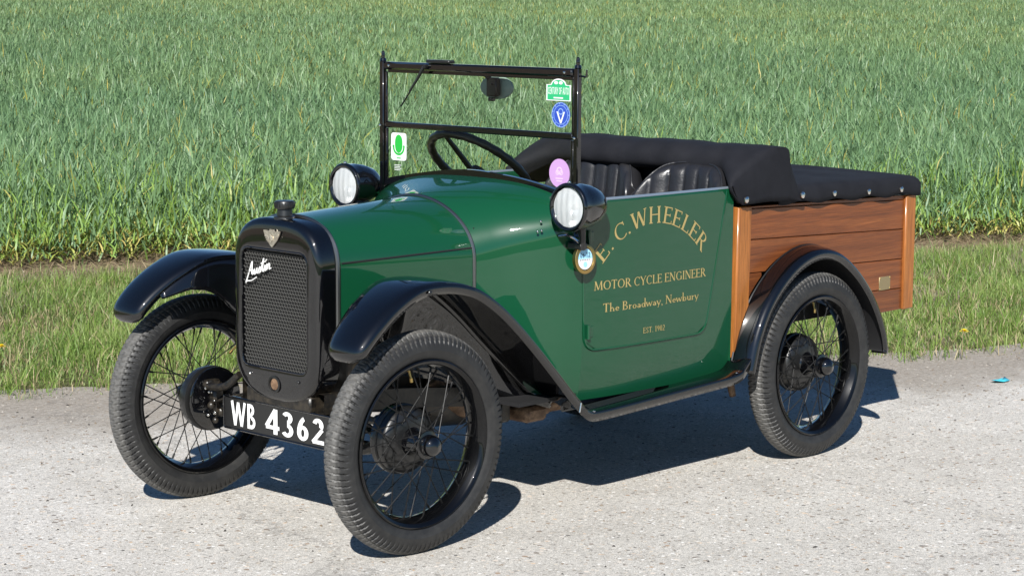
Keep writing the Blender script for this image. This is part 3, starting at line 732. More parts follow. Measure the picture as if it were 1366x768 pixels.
BADGE = grimy('worn_badge_metal', (.62, .57, .47), (.26, .21, .16), .35, 120); bsdf(BADGE).inputs['Metallic'].default_value = .8
badge = g.build('winged_badge', BADGE, shell)
# script
def script():
    g = G(); X = RX + .001
    S = [[(-.004, -.012), (.004, .010), (.011, .034), (.015, .046), (.0175, .030), (.019, .012), (.022, .007)], [(.004, .016), (.013, .021), (.021, .020)],
         [(.022, .007), (.0285, .022), (.0285, .010), (.033, .007), (.039, .023), (.039, .010), (.043, .007)],
         [(.043, .007), (.051, .024), (.054, .012), (.048, .006), (.056, .009)], [(.056, .009), (.064, .046), (.063, .014), (.068, .007)], [(.054, .033), (.073, .036)],
         [(.068, .007), (.073, .025), (.0735, .011), (.077, .008)], [(.0755, .038), (.0765, .041)],
         [(.077, .008), (.081, .026), (.082, .010), (.088, .026), (.092, .022), (.092, .010), (.099, .012)], [(-.004, -.012), (.003, -.008), (.020, -.010), (.040, -.004)]]
    for st in S:
        P = smooth_path(st, 6 * (len(st) - 1)) if len(st) > 2 else st
        g.tube([(X, -.122 + a * 1.12 + b * .16, .752 + a * .30 + b * 1.05) for a, b in P], .0021, 6)
    return g.build('script_badge', SILVER, shell)
script()
g = G(); g.lathe([(0, .026), (.004, .027), (.005, .021), (-.004, .018), (-.02, .018)], (RX - .002, 0, .442), (1, 0, 0), 24); g.build('crank_hole', BLACK2, shell)
g = G(); g.lathe([(0, 0), (0, .017)], (RX - .0005, 0, .442), (1, 0, 0), 20); g.build('crank_boss', RUST, shell)
for s in (1, -1):
    g = G(); g.ball((RX + .0005, s * .112, .462), .005, 10, 6); g.build('bolt', NICKEL if s < 0 else BLACK2, shell)
g = G(); g.lathe([(0, .034), (.008, .033), (.012, .024), (.030, .022), (.032, .0285), (.036, .0305), (.052, .0305), (.056, .027), (.058, 0)], (1.966, 0, .938), (0, 0, 1), 28)
for k in range(20):
    a = k * 2 * math.pi / 20; g.box((1.966 + .0305 * math.cos(a), .0305 * math.sin(a), .938 + .044), (.003, .003, .015), Matrix.Rotation(a, 3, 'Z'))
g.build('radiator_cap', BLACK2, shell)

# number plate
PX = 1.996
g = G(); g.box((PX - .006, 0, .3215), (.006, .53, .100), bev=.002)
pl = g.build('number_plate', BLACK2, car)
g = G(); pth = poly_round([(-.265, .2715), (.265, .2715), (.265, .3715), (-.265, .3715)], .008); g.tube([(PX - .002, y, z) for y, z in pth], .0035, 6, closed=True); g.build('plate_border', BLACK, pl)
fnp = lambda u, v, d: (PX - .003 + .0012 + d, u, v)
def word(txt, gs, fn, x0, y0, h, wid, name, m, parent, sp=.06, T=T_, t=t_):
    kx = wid / text_width(txt, gs, sp); x = x0
    for ch in txt:
        if ch != ' ':
            g = G(); letters(g, ch, gs, fn, x, y0, h, wid=kx * gs[ch][0], sp=sp, T=T, t=t); g.build(name, m, parent, smooth=False)
        x += kx * (gs[ch][0] + sp)
word('WB', BOLD, fnp, -.230, .283, .077, .124, 'plate_letter', WHITE, pl, .05, .165, .15)
word('4362', BOLD, fnp, -.066, .283, .077, .276, 'plate_digit', WHITE, pl, .05, .165, .15)
for y in (.085, .125, -.12):
    g = G(); g.tube([(PX - .012, y, .36), (PX - .05, y, .40)], .006, 8); g.build('plate_bracket', BLACK2, pl)

# ------------------------------------------------------------------ wings
def wing_front(s):
    # outer edge profile (x, z, outer half width, inner half width, dome)
    K = [(2.180, .596, .545, .468, .004), (2.182, .612, .572, .448, .010), (2.170, .640, .582, .438, .014), (2.120, .690, .585, .424, .015), (2.045, .742, .582, .405, .013), (1.955, .781, .580, .385, .009), (1.87, .787, .578, .37, .007), (1.79, .778, .577, .355, .006), (1.715, .755, .577, .345, .006), (1.63, .704, .576, .335, .006), (1.55, .641, .574, .335, .006), (1.46, .560, .571, .335, .005), (1.37, .475, .566, .345, .004), (1.29, .398, .560, .36, .003), (1.245, .358, .556, .40, .001), (1.222, .338, .553, .41, .001)]
    P = smooth_path(K, 64); g = G(); rows = []
    for i, (x, z, yo, yi, dm) in enumerate(P):
        x0, z0 = P[max(i - 1, 0)][:2]; x1, z1 = P[min(i + 1, len(P) - 1)][:2]; t = np.array([x1 - x0, z1 - z0]); t /= np.linalg.norm(t); nrm = np.array([t[1], -t[0]])
        if nrm[1] < 0 and x < 2.1: nrm = -nrm
        if x >= 2.1 and nrm[0] < 0: nrm = -nrm
        R = []
        lip = .026
        R.append((x - nrm[0] * lip, s * (yo - .003), z - nrm[1] * lip)); R.append((x - nrm[0] * .008, s * yo, z - nrm[1] * .008))
        for k in range(11):
            q = k / 10; y = lerp(yo - .004, yi, q); hgt = dm * (1 - (2 * q - 1) ** 2) ** .6 + .002
            R.append((x + nrm[0] * hgt, s * y, z + nrm[1] * hgt))
        R.append((x - nrm[0] * .006, s * (yi - .002), z - nrm[1] * .006)); R.append((x - nrm[0] * .018, s * (yi - .002), z - nrm[1] * .018))
        rows.append(R if s < 0 else R[::-1])
    g.grid(rows); o = solid(recalc(g.build('front_wing', BLACK, car, sharp=60)), .0035, 0)
    # inner valance between wing and chassis
    g = G(); rows = []
    for i, (x, z, yo, yi, dm) in enumerate(P):
        if x > 2.125: continue
        zb = interp(x, [1.22, 1.60, 1.75, 1.84, 1.876, 1.917, 1.95, 1.98, 2.03, 2.11, 2.125], [.318, .44, .47, .53, .595, .648, .677, .690, .695, .672, .670])
        yb = interp(x, [1.22, 1.60, 1.75, 1.84, 1.90, 2.125], [.40, .26, .225, .30, yi - .03, yi - .012])
        zb = min(zb, z - .014)
        rows.append([(x, s * lerp(yi - .003, yb, q), lerp(z - .012, zb, q ** 1.25)) for q in np.linspace(0, 1, 8)])
    g.grid(rows); v = solid(g.build('wing_valance', BLACK, o), .003, 0)
    g = G(); g.tube([r[-1] for r in rows if r[-1][0] > 1.84], .0028, 6); g.build('valance_glint_bead', BLACK, v)  # thin bead added to draw the highlight line on the lower edge
    g = G(); g.ball((1.925, s * .585, .770), .008, 10, 6, (1, .5, 1)); g.build('bolt', BLACK2, o)
    g = G(); e = smooth_path([(2.12, .425, .668), (2.07, .40, .672), (2.02, .37, .66), (1.98, .33, .615), (1.955, .29, .555), (1.945, .235, .50)], 24)
    return o
for s in (1, -1): wing_front(s)

def running_board(s):
    K = [(1.262, .372, .556, .42), (1.235, .346, .555, .43), (1.20, .325, .553, .44), (1.15, .3195, .552, .445), (1.0, .325, .555, .445), (.8, .335, .560, .445), (.6, .345, .567, .445), (.5, .352, .572, .445), (.455, .362, .574, .445), (.43, .385, .577, .46), (.415, .40, .578, .47)]
    P = smooth_path(K, 60); rows = []
    for x, z, yo, yi in P: rows.append([(x, s * (yo - .003), z - .030), (x, s * yo, z - .001), (x, s * (yo - .0012), z), (x, s * yi, z)])
    g = G(); g.grid(rows if s > 0 else [r[::-1] for r in rows]); o = solid(recalc(g.build('running_board', BLACK, car, sharp=60)), .003, 0)
    g = G(); x = 1.249; g.tube([(x, s * .5575, .358 + .002), (x + .006, s * .557, .331)], .0025, 6); g.build('joint_strip', NICKEL, o)
    for bx__ in (1.18, .47):
        g = G(); g.ball((bx__, s * (.55 if bx__ > 1 else .56), .3235 if bx__ > 1 else .358), .006, 8, 6, (1, 1, .5)); g.build('bolt', NICKEL, o)
for s in (1, -1): running_board(s)

def wing_rear(s):
    K = [(.418, .352), (.405, .40), (.378, .48), (.325, .570), (.24, .652), (.14, .709), (.03, .733), (-.08, .715), (-.18, .657), (-.265, .581), (-.33, .499), (-.378, .411), (-.396, .345), (-.392, .325)]
    P = smooth_path(K, 60); rows = []
    for i, (x, z) in enumerate(P):
        x0, z0 = P[max(i - 1, 0)]; x1, z1 = P[min(i + 1, len(P) - 1)]; t = np.array([x1 - x0, z1 - z0]); t /= np.linalg.norm(t); n = np.array([-t[1], t[0]])
        if np.dot(n, np.array([x - .01, z - .33])) < 0: n = -n
        yo = .584; yi = .503
        R = [(x - n[0] * .028, s * (yo - .004), z - n[1] * .028), (x - n[0] * .010, s * (yo + .001), z - n[1] * .010), (x, s * (yo - .002), z)]
        for q in (.15, .35, .6, .85, 1): R.append((x + n[0] * (.004 + .012 * math.sin(q * 1.5)), s * lerp(yo - .004, yi, q), z + n[1] * (.004 + .012 * math.sin(q * 1.5))))
        R.append((x + n[0] * .028, s * (yi + .0), z + n[1] * .028)) if False else None
        rows.append(R)
    g = G(); g.grid(rows if s > 0 else [r[::-1] for r in rows]); o = solid(recalc(g.build('rear_wing', BLACK, car, sharp=60)), .003, 0)
    g = G(); g.tube([(x + (x - .01) * .04, s * .5035, z + (z - .33) * .04) for x, z in P[2:-14]], .004, 6); g.build('wing_piping', BLACK2, o)
    # splash lining inside the arch
    g = G(); g.grid([[(x * .97, s * .575, .33 + (z - .33) * .965), (x * .97, s * .39, .33 + (z - .33) * .965)] for x, z in P[2:-2]])
    g.build('arch_lining', DARK, o)
    for x, z in ((.398, .405), (.412, .372)):
        g = G(); g.ball((x + .012, s * .545, z), .006, 8, 6, (.6, 1, 1)); g.build('bolt', NICKEL, o)
for s in (1, -1): wing_rear(s)

# ------------------------------------------------------------------ wooden box
def ztop(x): return lerp(.908, .886, (.36 - x) / 1.02)
def box_side(s):
    seams = [(.906, .886), (.897, .868), (.791, .759), (.676, .648), (.566, .538), (.452, .458)]   # (front, rear) heights of the plank joints
    arch = lambda x: (.33 + math.sqrt(max(.415 ** 2 - (x - .012) ** 2, 0))) if abs(x - .012) < .415 else 0
    g = G(); X = np.linspace(.338, -.6, 90)
    for k in range(5):
        top = [];
        def zl(pair, x): return lerp(pair[0], pair[1], (.34 - x) / .94)
        d0 = .0005 * (k % 2)
        seg = []
        def flush(seg):
            if len(seg) < 2: return
            g.grid([[(x, s * (.478), b), (x, s * (.4985 - .0015), b), (x, s * .4985, b + .0016), (x, s * .4985, t - .0016), (x, s * (.4985 - .0015), t), (x, s * .478, t)] for x, t, b in (seg if s > 0 else seg[::-1])])
        for x in X:
            t = zl(seams[k], x) - .0012; b = max(zl(seams[k + 1], x) + .0012, arch(x))
            if t - b > .006: seg.append((x, t, b))
            else: flush(seg); seg = []
        flush(seg)
    o = g.build('side_panel', MAHOG, car, smooth=True, sharp=30)
    return o
for s in (1, -1):
    sp = box_side(s)
    g = G(); g.box((.379, s * .4925, .648), (.074, .034, .520), Matrix.Rotation(rad(-1.0), 3, 'Y'), bev=.004); pf = g.build('corner_post', OAK, car)
    g = G(); g.box((-.632, s * .4925, .672), (.064, .034, .428), bev=.004); g.build('corner_post', OAK, car)
    g = G(); g.box((-.485, s * .4995, .567), (.072, .003, .050), bev=.001)
    pb = g.build('maker_plate', PLATEBRASS, sp)
    for a in (-.031, .031):
        for b in (-.02, .02):
            g = G(); g.ball((-.485 + a, s * .5015, .567 + b), .0025, 6, 4); g.build('screw', BRASS, pb)
g = G()
for k in range(4): g.box((-.655, 0, .51 + k * .108), (.022, .95, .1055), bev=.0015)
g.build('tailgate', MAHOG, car)
g = G()
for k in range(4): g.box((.350, 0, .51 + k * .108), (.02, .93, .1055), bev=.0015)
g.build('headboard', MAHOG, car)
g = G()
slab(g, -.64, -.42, -.47, .47, .467, .018); slab(g, .34, .40, -.47, .47, .467, .018); slab(g, -.42, .34, -.385, .385, .462, .018); g.build('box_floor', DARK, car)
for s in (1, -1):
    g = G(); g.box((.012, s * .388, .62), (.84, .006, .30)); g.build('wheel_box', DARK, car)

# tonneau cover over the box with a draped flap
def tonneau():
    g = G(); rows = []; zt = lambda x, y: lerp(.962, .950, (.15 - x) / .82) + .006 * math.cos(y * 3) - .0035 * math.sin(x * 21 + y * 5) * (1 - abs(y) / .6)
    X = np.linspace(.20, -.672, 60)
    for x in X:
        zs = ztop(x); ph = (x + .66) / .207; sag = .0045 * (1 - math.cos(2 * math.pi * (ph - .0))) 
        zf = zs - .002 + sag * 1.2 - .003
        bul = .002 * math.sin(ph * 2 * math.pi + 1)
        half = [(0, zt(x, 0)), (.15, zt(x, .15)), (.30, zt(x, .30)), (.42, zt(x, .42)), (.485, zt(x, .48) - .002), (.503, zt(x, .5) - .009), (.5115, zt(x, .5) - .022), (.5125 + bul, lerp(zt(x, .5) - .022, zf, .5)), (.5125 + bul * .6, zf)]
        rows.append([(x, -y, z) for y, z in half[::-1]] + [(x, y, z) for y, z in half[1:]])
    last = rows[-1]
    for dx, dz in ((-.008, -.004), (-.012, -.02), (-.013, -.058)):
        rows.append([(x + dx * (1 if abs(y) < .51 else .6), y, min(z, .952) + dz if z > .93 else z) for x, y, z in last])
    g.grid(rows); o = solid(recalc(g.build('tonneau_cover', CANVAS, car, sharp=70)), .004, 1)
    for s in (1, -1):
        for x, z in ((-.125, .926), (-.338, .919), (-.548, .915)):
            g = G(); g.lathe([(0, .0105), (.004, .010), (.0065, .006), (.007, 0)], (x, s * .5175, z - .004), (0, s, 0), 14); g.build('snap_fastener', NICKEL, o)
        g = G(); ...
    return o
tonneau()

# folded hood in its black envelope: a thick roll across the car whose ends drape down the sides
def hood():
    # loop round the roll in the x-z plane, at stations across the car
    mid = [(.335, 1.008), (.360, 1.030), (.355, 1.064), (.325, 1.091), (.28, 1.102), (.21, 1.103), (.165, 1.094), (.150, 1.066), (.132, 1.02), (.11, .972)]
    end = [(.425, .924), (.470, .975), (.445, 1.006), (.365, 1.050), (.268, 1.088), (.20, 1.098), (.150, 1.088), (.136, 1.035), (.10, .97), (.068, .916)]
    rows = []; st = []
    for y in np.linspace(-.515, .515, 53):
        a = abs(y); t = np.clip((a - .385) / .13, 0, 1) ** 1.25
        R = []
        wv = .004 * math.sin(y * 17) + .003 * math.sin(y * 41 + 1)
        for (p, q) in zip(mid, end):
            x = lerp(p[0], q[0], t) + wv * .6; z = lerp(p[1], q[1], t) + wv * (.5 if a < .45 else .2)
            R.append((x, y, z))
        R = [tuple(v) for v in smooth_path(R, 36)]
        rows.append(R)
    # side skirts: from the end loop down the outside of the body
    for s in (1, -1):
        e = rows[-1] if s > 0 else rows[0]; n = len(e); sk = []
        for k in range(1, 9):
            q = k / 8; R = []
            for (x, y, z) in e:
                zb = interp(x, [.068, .17, .263, .34, .42, .47], [.908, .914, .918, .918, .915, .985]);
                tz = lerp(z, min(zb, z), q); yy = s * (.515 + .010 * math.sin(min(q * 2.2, 1.57)) + .004 * math.sin(x * 40) * q)
                R.append((x, yy, tz))
            sk.append(R)
        rows = rows + sk if s > 0 else sk[::-1] + rows
    g = G(); g.grid(rows); o = solid(recalc(g.build('folded_hood', CANVAS, car, sharp=75)), .005, 0)
    for s in (1, -1):
        for x, z in ((.402, .934), (.085, .930)):
            g = G(); g.lathe([(0, .0115), (.004, .011), (.007, .006), (.0075, 0)], (x, s * .532, z), (0, s, 0), 14); g.build('snap_fastener', NICKEL, o)
    # underside so the roll has a body
    g = G(); g.box((.225, 0, 1.0), (.10, .92, .12), bev=.02); g.build('hood_frame', DARK, o)
hood()

# ------------------------------------------------------------------ seats
def seat(yc, hw, x0, ztop_):
    g = G(); rows = []; nu, nv = 73, 26
    for j in range(nv):
        v = j / (nv - 1); R = []
        for i in range(nu):
            q = -1 + 2 * i / (nu - 1)
            rnd = 1 - max(0, (abs(q) - .35) / .65) ** 3 * .30
            zt = .70 + (ztop_ - .70) * rnd + .008 * math.cos(q * 3)
            z = lerp(.70, zt, v); pl = 0
            if abs(q) < .74:
                ph = (q + .74) / 1.48 * 5; fr = ph - math.floor(ph); pl = .014 * (math.sin(math.pi * fr)) ** .5
            else: pl = .016 * math.sin(math.pi * min((abs(q) - .74) / .26, 1)) ** .6
            pl *= min(1, (1 - v) * 9 + .15)
            edge = (1 - min(1, (1 - abs(q)) / .06)) ** 2 * .02 + (1 - min(1, (1 - v) / .06)) ** 2 * .02
            x = x0 + .085 * abs(q) ** 2.2 + pl - edge + (.97 - z) * .16
            R.append((x, yc + hw * q, z))
        rows.append(R)
    back = [(x - .05, y, z) for x, y, z in rows[-1]]; rows.append([(x - .03, y, z + .004) for x, y, z in rows[-1]]); rows.append(back); rows.append([(x - .10, y, .7) for x, y, z in back])
    g.grid(rows); o = recalc(g.build('seat', LEATHER, car, sharp=80))
    g = G(); P = [(x - .002, y, z + .003) for x, y, z in rows[nv - 1]]; P = [(x, y, z) for x, y, z in [(rows[j][0]) for j in range(8, nv - 1, 3)]] + P + [(rows[j][-1]) for j in range(nv - 2, 8, -3)]
    g.tube(P, .0035, 6); g.build('piping', LEATHER, o)
    g = G(); g.box((x0 + .27, yc, .60), (.42, hw * 1.9, .13), bev=.03); g.build('seat_cushion', LEATHER, o)
    return o
seat(.280, .192, .385, 1.032); seat(-.175, .205, .335, 1.034)

# steering wheel
SWC = Vector((.88, -.25, 1.02)); al = rad(50); TT = Vector((math.sin(al), 0, math.cos(al))); NN = Vector((-math.cos(al), 0, math.sin(al)))
g = G(); P = []; rr2 = []
for k in range(96):
    a = 2 * math.pi * k / 96; P.append(SWC + .19 * (math.cos(a) * Vector((0, 1, 0)) + math.sin(a) * TT)); rr2.append(.0148 + .0009 * math.sin(k * math.pi / 2))
g.tube(P, rr2, 10, closed=True); sw = g.build('steering_wheel', LEATHER, car)
for a in (100, 220, 340):
    a = rad(a); d = math.cos(a) * Vector((0, 1, 0)) + math.sin(a) * TT
    g = G(); g.tube([SWC - NN * .03 + d * .02, SWC - NN * .015 + d * .10, SWC + d * .185], [.011, .010, .008], 8); g.build('spoke', BLACK2, sw)
g = G(); g.lathe([(-.05, .022), (-.02, .028), (-.008, .026), (-.005, 0)], SWC, NN, 20); g.build('hub', BLACK2, sw)
g = G(); g.tube([SWC - NN * .04, SWC - NN * .62], .014, 10); g.build('steering_column', BLACK2, sw)

# ------------------------------------------------------------------ windscreen
WX, WY = 1.154, .4435
BR = smooth_path([(-.432, .955), (-.416, .979), (-.33, .997), (-.206, 1.016), (-.1, 1.029), (0, 1.033), (.1, 1.0275), (.2, 1.019), (.338, .998), (.416, .978), (.432, .955)], 40)
g = G(); g.box((WX + .002, 0, 1.370), (.026, .862, .026), bev=.006); ws = g.build('windscreen', BLACK, car)
for s in (1, -1):
    g = G(); g.box((WX, s * WY, 1.155), (.019, .020, .46), bev=.003); g.lathe([(0, .012), (.008, .010), (.010, .006), (.016, .007), (.03, .0055), (.034, .002)], (WX, s * WY, 1.385), (0, 0, 1), 12); g.build('windscreen_post', BLACK, ws)
def rail(name, P, r, m=BLACK):
    g = G(); g.tube(P, r, 8); return g.build(name, m, ws)
g = G(); g.box((WX - .006, 0, 1.352), (.012, .842, .012), bev=.002); g.build('top_rail', BLACK, ws)
g = G(); g.box((WX, 0, 1.1715), (.014, .856, .021), bev=.004); g.build('middle_rail', BLACK, ws)
g = G(); rows = []
for y, z in BR: rows.append([(WX + .009, y, z - .013), (WX + .009, y, z + .009), (WX - .009, y, z + .009), (WX - .009, y, z - .013), (WX + .009, y, z - .013)])
g.grid(rows); g.build('bottom_rail', BLACK, ws)
for s in (1, -1):
    g = G(); g.box((WX, s * .427, 1.262), (.010, .010, .175), bev=.002); g.box((WX, s * .4255, 1.065), (.010, .012, .190), bev=.002); g.build('side_rail', BLACK, ws)
    g = G(); g.tube([(WX, s * WY, .93), (WX + .01, s * .452, .90), (WX + .02, s * .462, .86)], .011, 8); g.build('post_foot', BLACK, ws)
    for z in (1.168, 1.372):
        g = G(); g.lathe([(0, .005), (.003, .004), (.0045, 0)], (WX + .0145, s * (WY - .0), z) if z < 1.3 else (WX + .0145, s * .40, 1.37), (1, 0, 0), 10); g.build('bolt', NICKEL, ws)
pane = [(y, z + .004) for y, z in BR] + [(.425, 1.158), (-.425, 1.158)]
g = G(); g.add([(WX - .001, y, z) for y, z in pane], [tuple(range(len(pane)))]); g.build('lower_pane', GLASS, ws, smooth=False)
g = G(); g.add([(WX - .001, -.423, 1.182), (WX - .001, .423, 1.182), (WX - .001, .423, 1.358), (WX - .001, -.423, 1.358)], [(0, 1, 2, 3)]); g.build('upper_pane', GLASS, ws, smooth=False)
rail('hook', [(WX, WY + .008, 1.360), (WX, WY + .034, 1.358), (WX, WY + .036, 1.362), (WX, WY + .037, 1.380)], .0032)
# wiper
g = G(); g.box((WX + .002, -.165, 1.389), (.03, .11, .011), bev=.003); g.tube([(WX + .016, -.215, 1.372), (WX + .028, -.215, 1.372)], .007, 10); mo = g.build('wiper', BLACK2, ws)
g = G(); g.tube([(WX + .026, -.217, 1.371), (WX + .020, -.255, 1.330), (WX + .016, -.296, 1.288)], [.006, .005, .004], 8); g.build('wiper_arm', BLACK2, mo)
g = G(); g.box((WX + .012, -.318, 1.264), (.006, .004, .075), Matrix.Rotation(rad(-41), 3, 'X'), bev=.001); g.build('wiper_blade', BLACK2, mo)
# mirror
g = G(); g.lathe([(-.004, 0), (-.004, .5), (.002, .5), (.004, .46), (.004, 0)], (0, 0, 0), (1, 0, 0), 36)
g.V = [(WX - .055 + x, .040 + y * .146, 1.310 + z * .076) for x, y, z in g.V]
MBACK = mat('grey_mirror_back', (.22, .30, .24), .4)
mi = g.build('rear_mirror', MBACK, ws)
g = G(); g.box((WX - .035, .043, 1.312), (.022, .046, .062), bev=.004); g.tube([(WX - .03, .03, 1.34), (WX - .012, .022, 1.36)], .009, 8); g.box((WX - .035, .037, 1.272), (.016, .022, .012), bev=.002); g.ball((WX - .022, .048, 1.322), .004, 8, 6); g.build('mirror_bracket', BLACK2, mi)
# stickers on the glass
def sheet(name, m, outline, d=.0015, parent=None):
    g = G(); g.prism(outline, 0, .0003, lambda y, z, q: (WX + d + q, y, z)); return g.build(name, m, parent or ws, smooth=False)
def ell(cy, cz, a, b, n=32): return [(cy + a * math.cos(2 * math.pi * k / n), cz + b * math.sin(2 * math.pi * k / n)) for k in range(n)]
def bar(y0, y1, z, h): return [(y0, z - h), (y1, z - h), (y1, z + h), (y0, z + h)]
rr0 = lambda y0, y1, z0, z1, r=.004: poly_round([(y0, z0), (y1, z0), (y1, z1), (y0, z1)], r, 4)
# green rally plate
cx_, cz_ = .3645, 1.3105
def rally(k): return [(cx_ + k * y, cz_ + k * z) for y, z in [(-.052, -.030), (.052, -.030), (.052, .020), (.034, .020)] + [(.032 * math.cos(a), .020 + .019 * math.sin(a)) for a in np.linspace(.15, math.pi - .15, 9)] + [(-.034, .020), (-.052, .020)]]
st = sheet('sticker', PAPERW, rally(1.0)); st['label'] = 'green and white rally plate sticker'
sheet('sticker_field', SGREEN, rally(.90), .0020, st)
g = G(); fns = lambda u, v, d: (WX + .0026 + d * .3, u, v)
letters(g, 'CENTURY OF AUTO', PLAIN, fns, cx_ - .044, cz_ - .010, .022, wid=.088, T=.17, t=.15)
g.build('sticker_print', PAPERW, st, smooth=False)
sheet('sticker_print', PAPERW, ell(cx_ - .010, cz_ + .026, .008, .005), .0027, st); sheet('sticker_print', PAPERW, ell(cx_ + .010, cz_ + .026, .008, .005), .0027, st)
sheet('sticker_print', PAPERW, bar(cx_ - .02, cx_ + .02, cz_ - .021, .0022), .0027, st)
# blue oval with a V
st = sheet('sticker', SBLUE, ell(.375, 1.2370, .0395, .0400)); st['label'] = 'blue oval sticker with a white V'
def annulus(cy, cz, a, b, th, m, d, par, n=40):
    g = G(); A = ell(cy, cz, a, b, n); B = ell(cy, cz, a - th, b - th, n)
    g.add([(WX + d, y, z) for y, z in A] + [(WX + d, y, z) for y, z in B], [(i, (i + 1) % n, n + (i + 1) % n, n + i) for i in range(n)]); return g.build('sticker_print', m, par, smooth=False)
annulus(.375, 1.2370, .0385, .039, .0022, SLBLUE, .0024, st); annulus(.375, 1.2370, .0345, .035, .0045, SLBLUE, .0022, st) if False else None
annulus(.375, 1.2370, .0300, .0305, .0018, SLBLUE, .0024, st)
for k in range(22):
    a = 2 * math.pi * k / 22; sheet('sticker_print', SLBLUE, bar(.375 + .0343 * math.cos(a) - .0016, .375 + .0343 * math.cos(a) + .0016, 1.2370 + .0348 * math.sin(a), .0016), .0023, st) if k % 2 == 0 else None
g = G(); g.add([(WX + .0026, y, z) for y, z in ((.357, 1.247), (.363, 1.247), (.3755, 1.2185), (.3875, 1.247), (.393, 1.247), (.378, 1.2105), (.373, 1.2105))], [(0, 1, 2, 6), (2, 3, 4, 5), (2, 5, 6)]); g.build('sticker_print', PAPERW, st, smooth=False)
annulus(.375, 1.2475, .011, .010, .003, SLBLUE, .0025, st)
# white card with a green acorn-like leaf
st = sheet('sticker', PAPERW, rr0(-.402, -.327, 1.052, 1.145, .012)); st['label'] = 'white sticker with a green barrel shape'
sheet('sticker_print', SLEAF, [(-.3645 + .0185 * math.cos(a) * (1 if abs(math.sin(a)) < .9 else .8), 1.108 + .031 * math.copysign(abs(math.sin(a)) ** .8, math.sin(a))) for a in np.linspace(0, 6.283, 28)[:-1]], .0020, st)
g = G(); g.grid([[(WX + .0022, -.3645 + r_ * math.cos(a), 1.096 + r_ * .95 * math.sin(a)) for a in np.linspace(math.pi + .05, 2 * math.pi - .05, 18)] for r_ in (.021, .0285)]); g.build('sticker_print', SLEAF, st, smooth=False)
for s in (-1, 1): sheet('sticker_print', SLEAF, ell(-.3645 + s * .0255, 1.099, .0045, .005, 12), .0024, st)
sheet('sticker_print', SLEAF, bar(-.3745, -.3545, 1.060, .0018), .0020, st)
for k in range(4): sheet('sticker_print', PAPERW, bar(-.386, -.352 - .006 * (k % 2), 1.036 - k * .0055, .0009), .0015, ws)
# pink oval
st = sheet('sticker', SPINK, ell(.3715, 1.054, .0435, .0455)); st['label'] = 'pale mauve oval sticker'
annulus(.3715, 1.062, .012, .012, .004, SLPINK, .0022, st); annulus(.3635, 1.056, .008, .008, .003, SLPINK, .0023, st); annulus(.3795, 1.056, .008, .008, .003, SLPINK, .0024, st)
sheet('sticker_print', SLPINK, bar(.3555, .3875, 1.0375, .002), .0022, st); sheet('sticker_print', SLPINK, bar(.3595, .3845, 1.0295, .002), .0022, st)

# ------------------------------------------------------------------ headlamps
def lamp(s):
    c = Vector((1.262, s * .513, .9635))
    g = G(); g.lathe([(-.150, 0), (-.149, .012), (-.143, .026), (-.13, .041), (-.105, .057), (-.07, .068), (-.03, .0735), (-.004, .0745), (.001, .0765), (.008, .0765), (.013, .073), (.0135, .066), (.006, .0605)], c, (1, 0, 0), 40)
    o = recalc(g.build('headlight', BLACK, car, sharp=60))
    g = G(); g.lathe([(-.055, .012), (-.052, .025), (-.04, .042), (-.022, .054), (.003, .061)], c, (1, 0, 0), 36)
    rf = g.build('reflector', MIRR, o)
    g = G(); g.lathe([(-.055, 0), (-.05, .012), (-.03, .008), (-.022, .010), (-.012, .008), (-.008, 0)], c, (1, 0, 0), 12); g.build('bulb', WHITE, o)
    # ribbed glass, slightly domed
    g = G(); rows = []
    for i in range(14):
        r_ = .0625 * i / 13; R = []
        for k in range(72):
            a = 2 * math.pi * k / 72; y = r_ * math.sin(a); R.append((c.x + .0055 + .008 * (1 - (r_ / .0625) ** 2) + .0009 * math.sin(y * 260), c.y + y, c.z + r_ * math.cos(a)))
        rows.append(R)
    g.grid(rows, closed=True); g.build('lens', LENS, o)
    g = G(); g.tube([c + Vector((-.055, 0, -.06)), c + Vector((-.060, 0, -.10)), c + Vector((-.062, -s * .004, -.135))], [.014, .011, .012], 10); g.box(c + Vector((-.065, -s * .025, -.125)), (.03, .06, .022), bev=.004); g.build('lamp_post', BLACK2, o)
    yy = s * (flank(1.24) + .004)
    g = G(); g.tube(smooth_path([(1.235, s * .445, .868), (1.23, s * .475, .872), (1.215, s * .492, .862), (1.20, s * .505, .842)], 12), .0042, 8); g.ball((1.198, s * .507, .838), .009, 10, 6); g.build('lamp_cable', NICKEL, o)
    g = G(); g.ball(c + Vector((.004, s * .0, .0765)), .006, 8, 6); g.build('clip', NICKEL, o)
LENS = bpy.data.materials.new('lamp_glass'); LENS.use_nodes = True
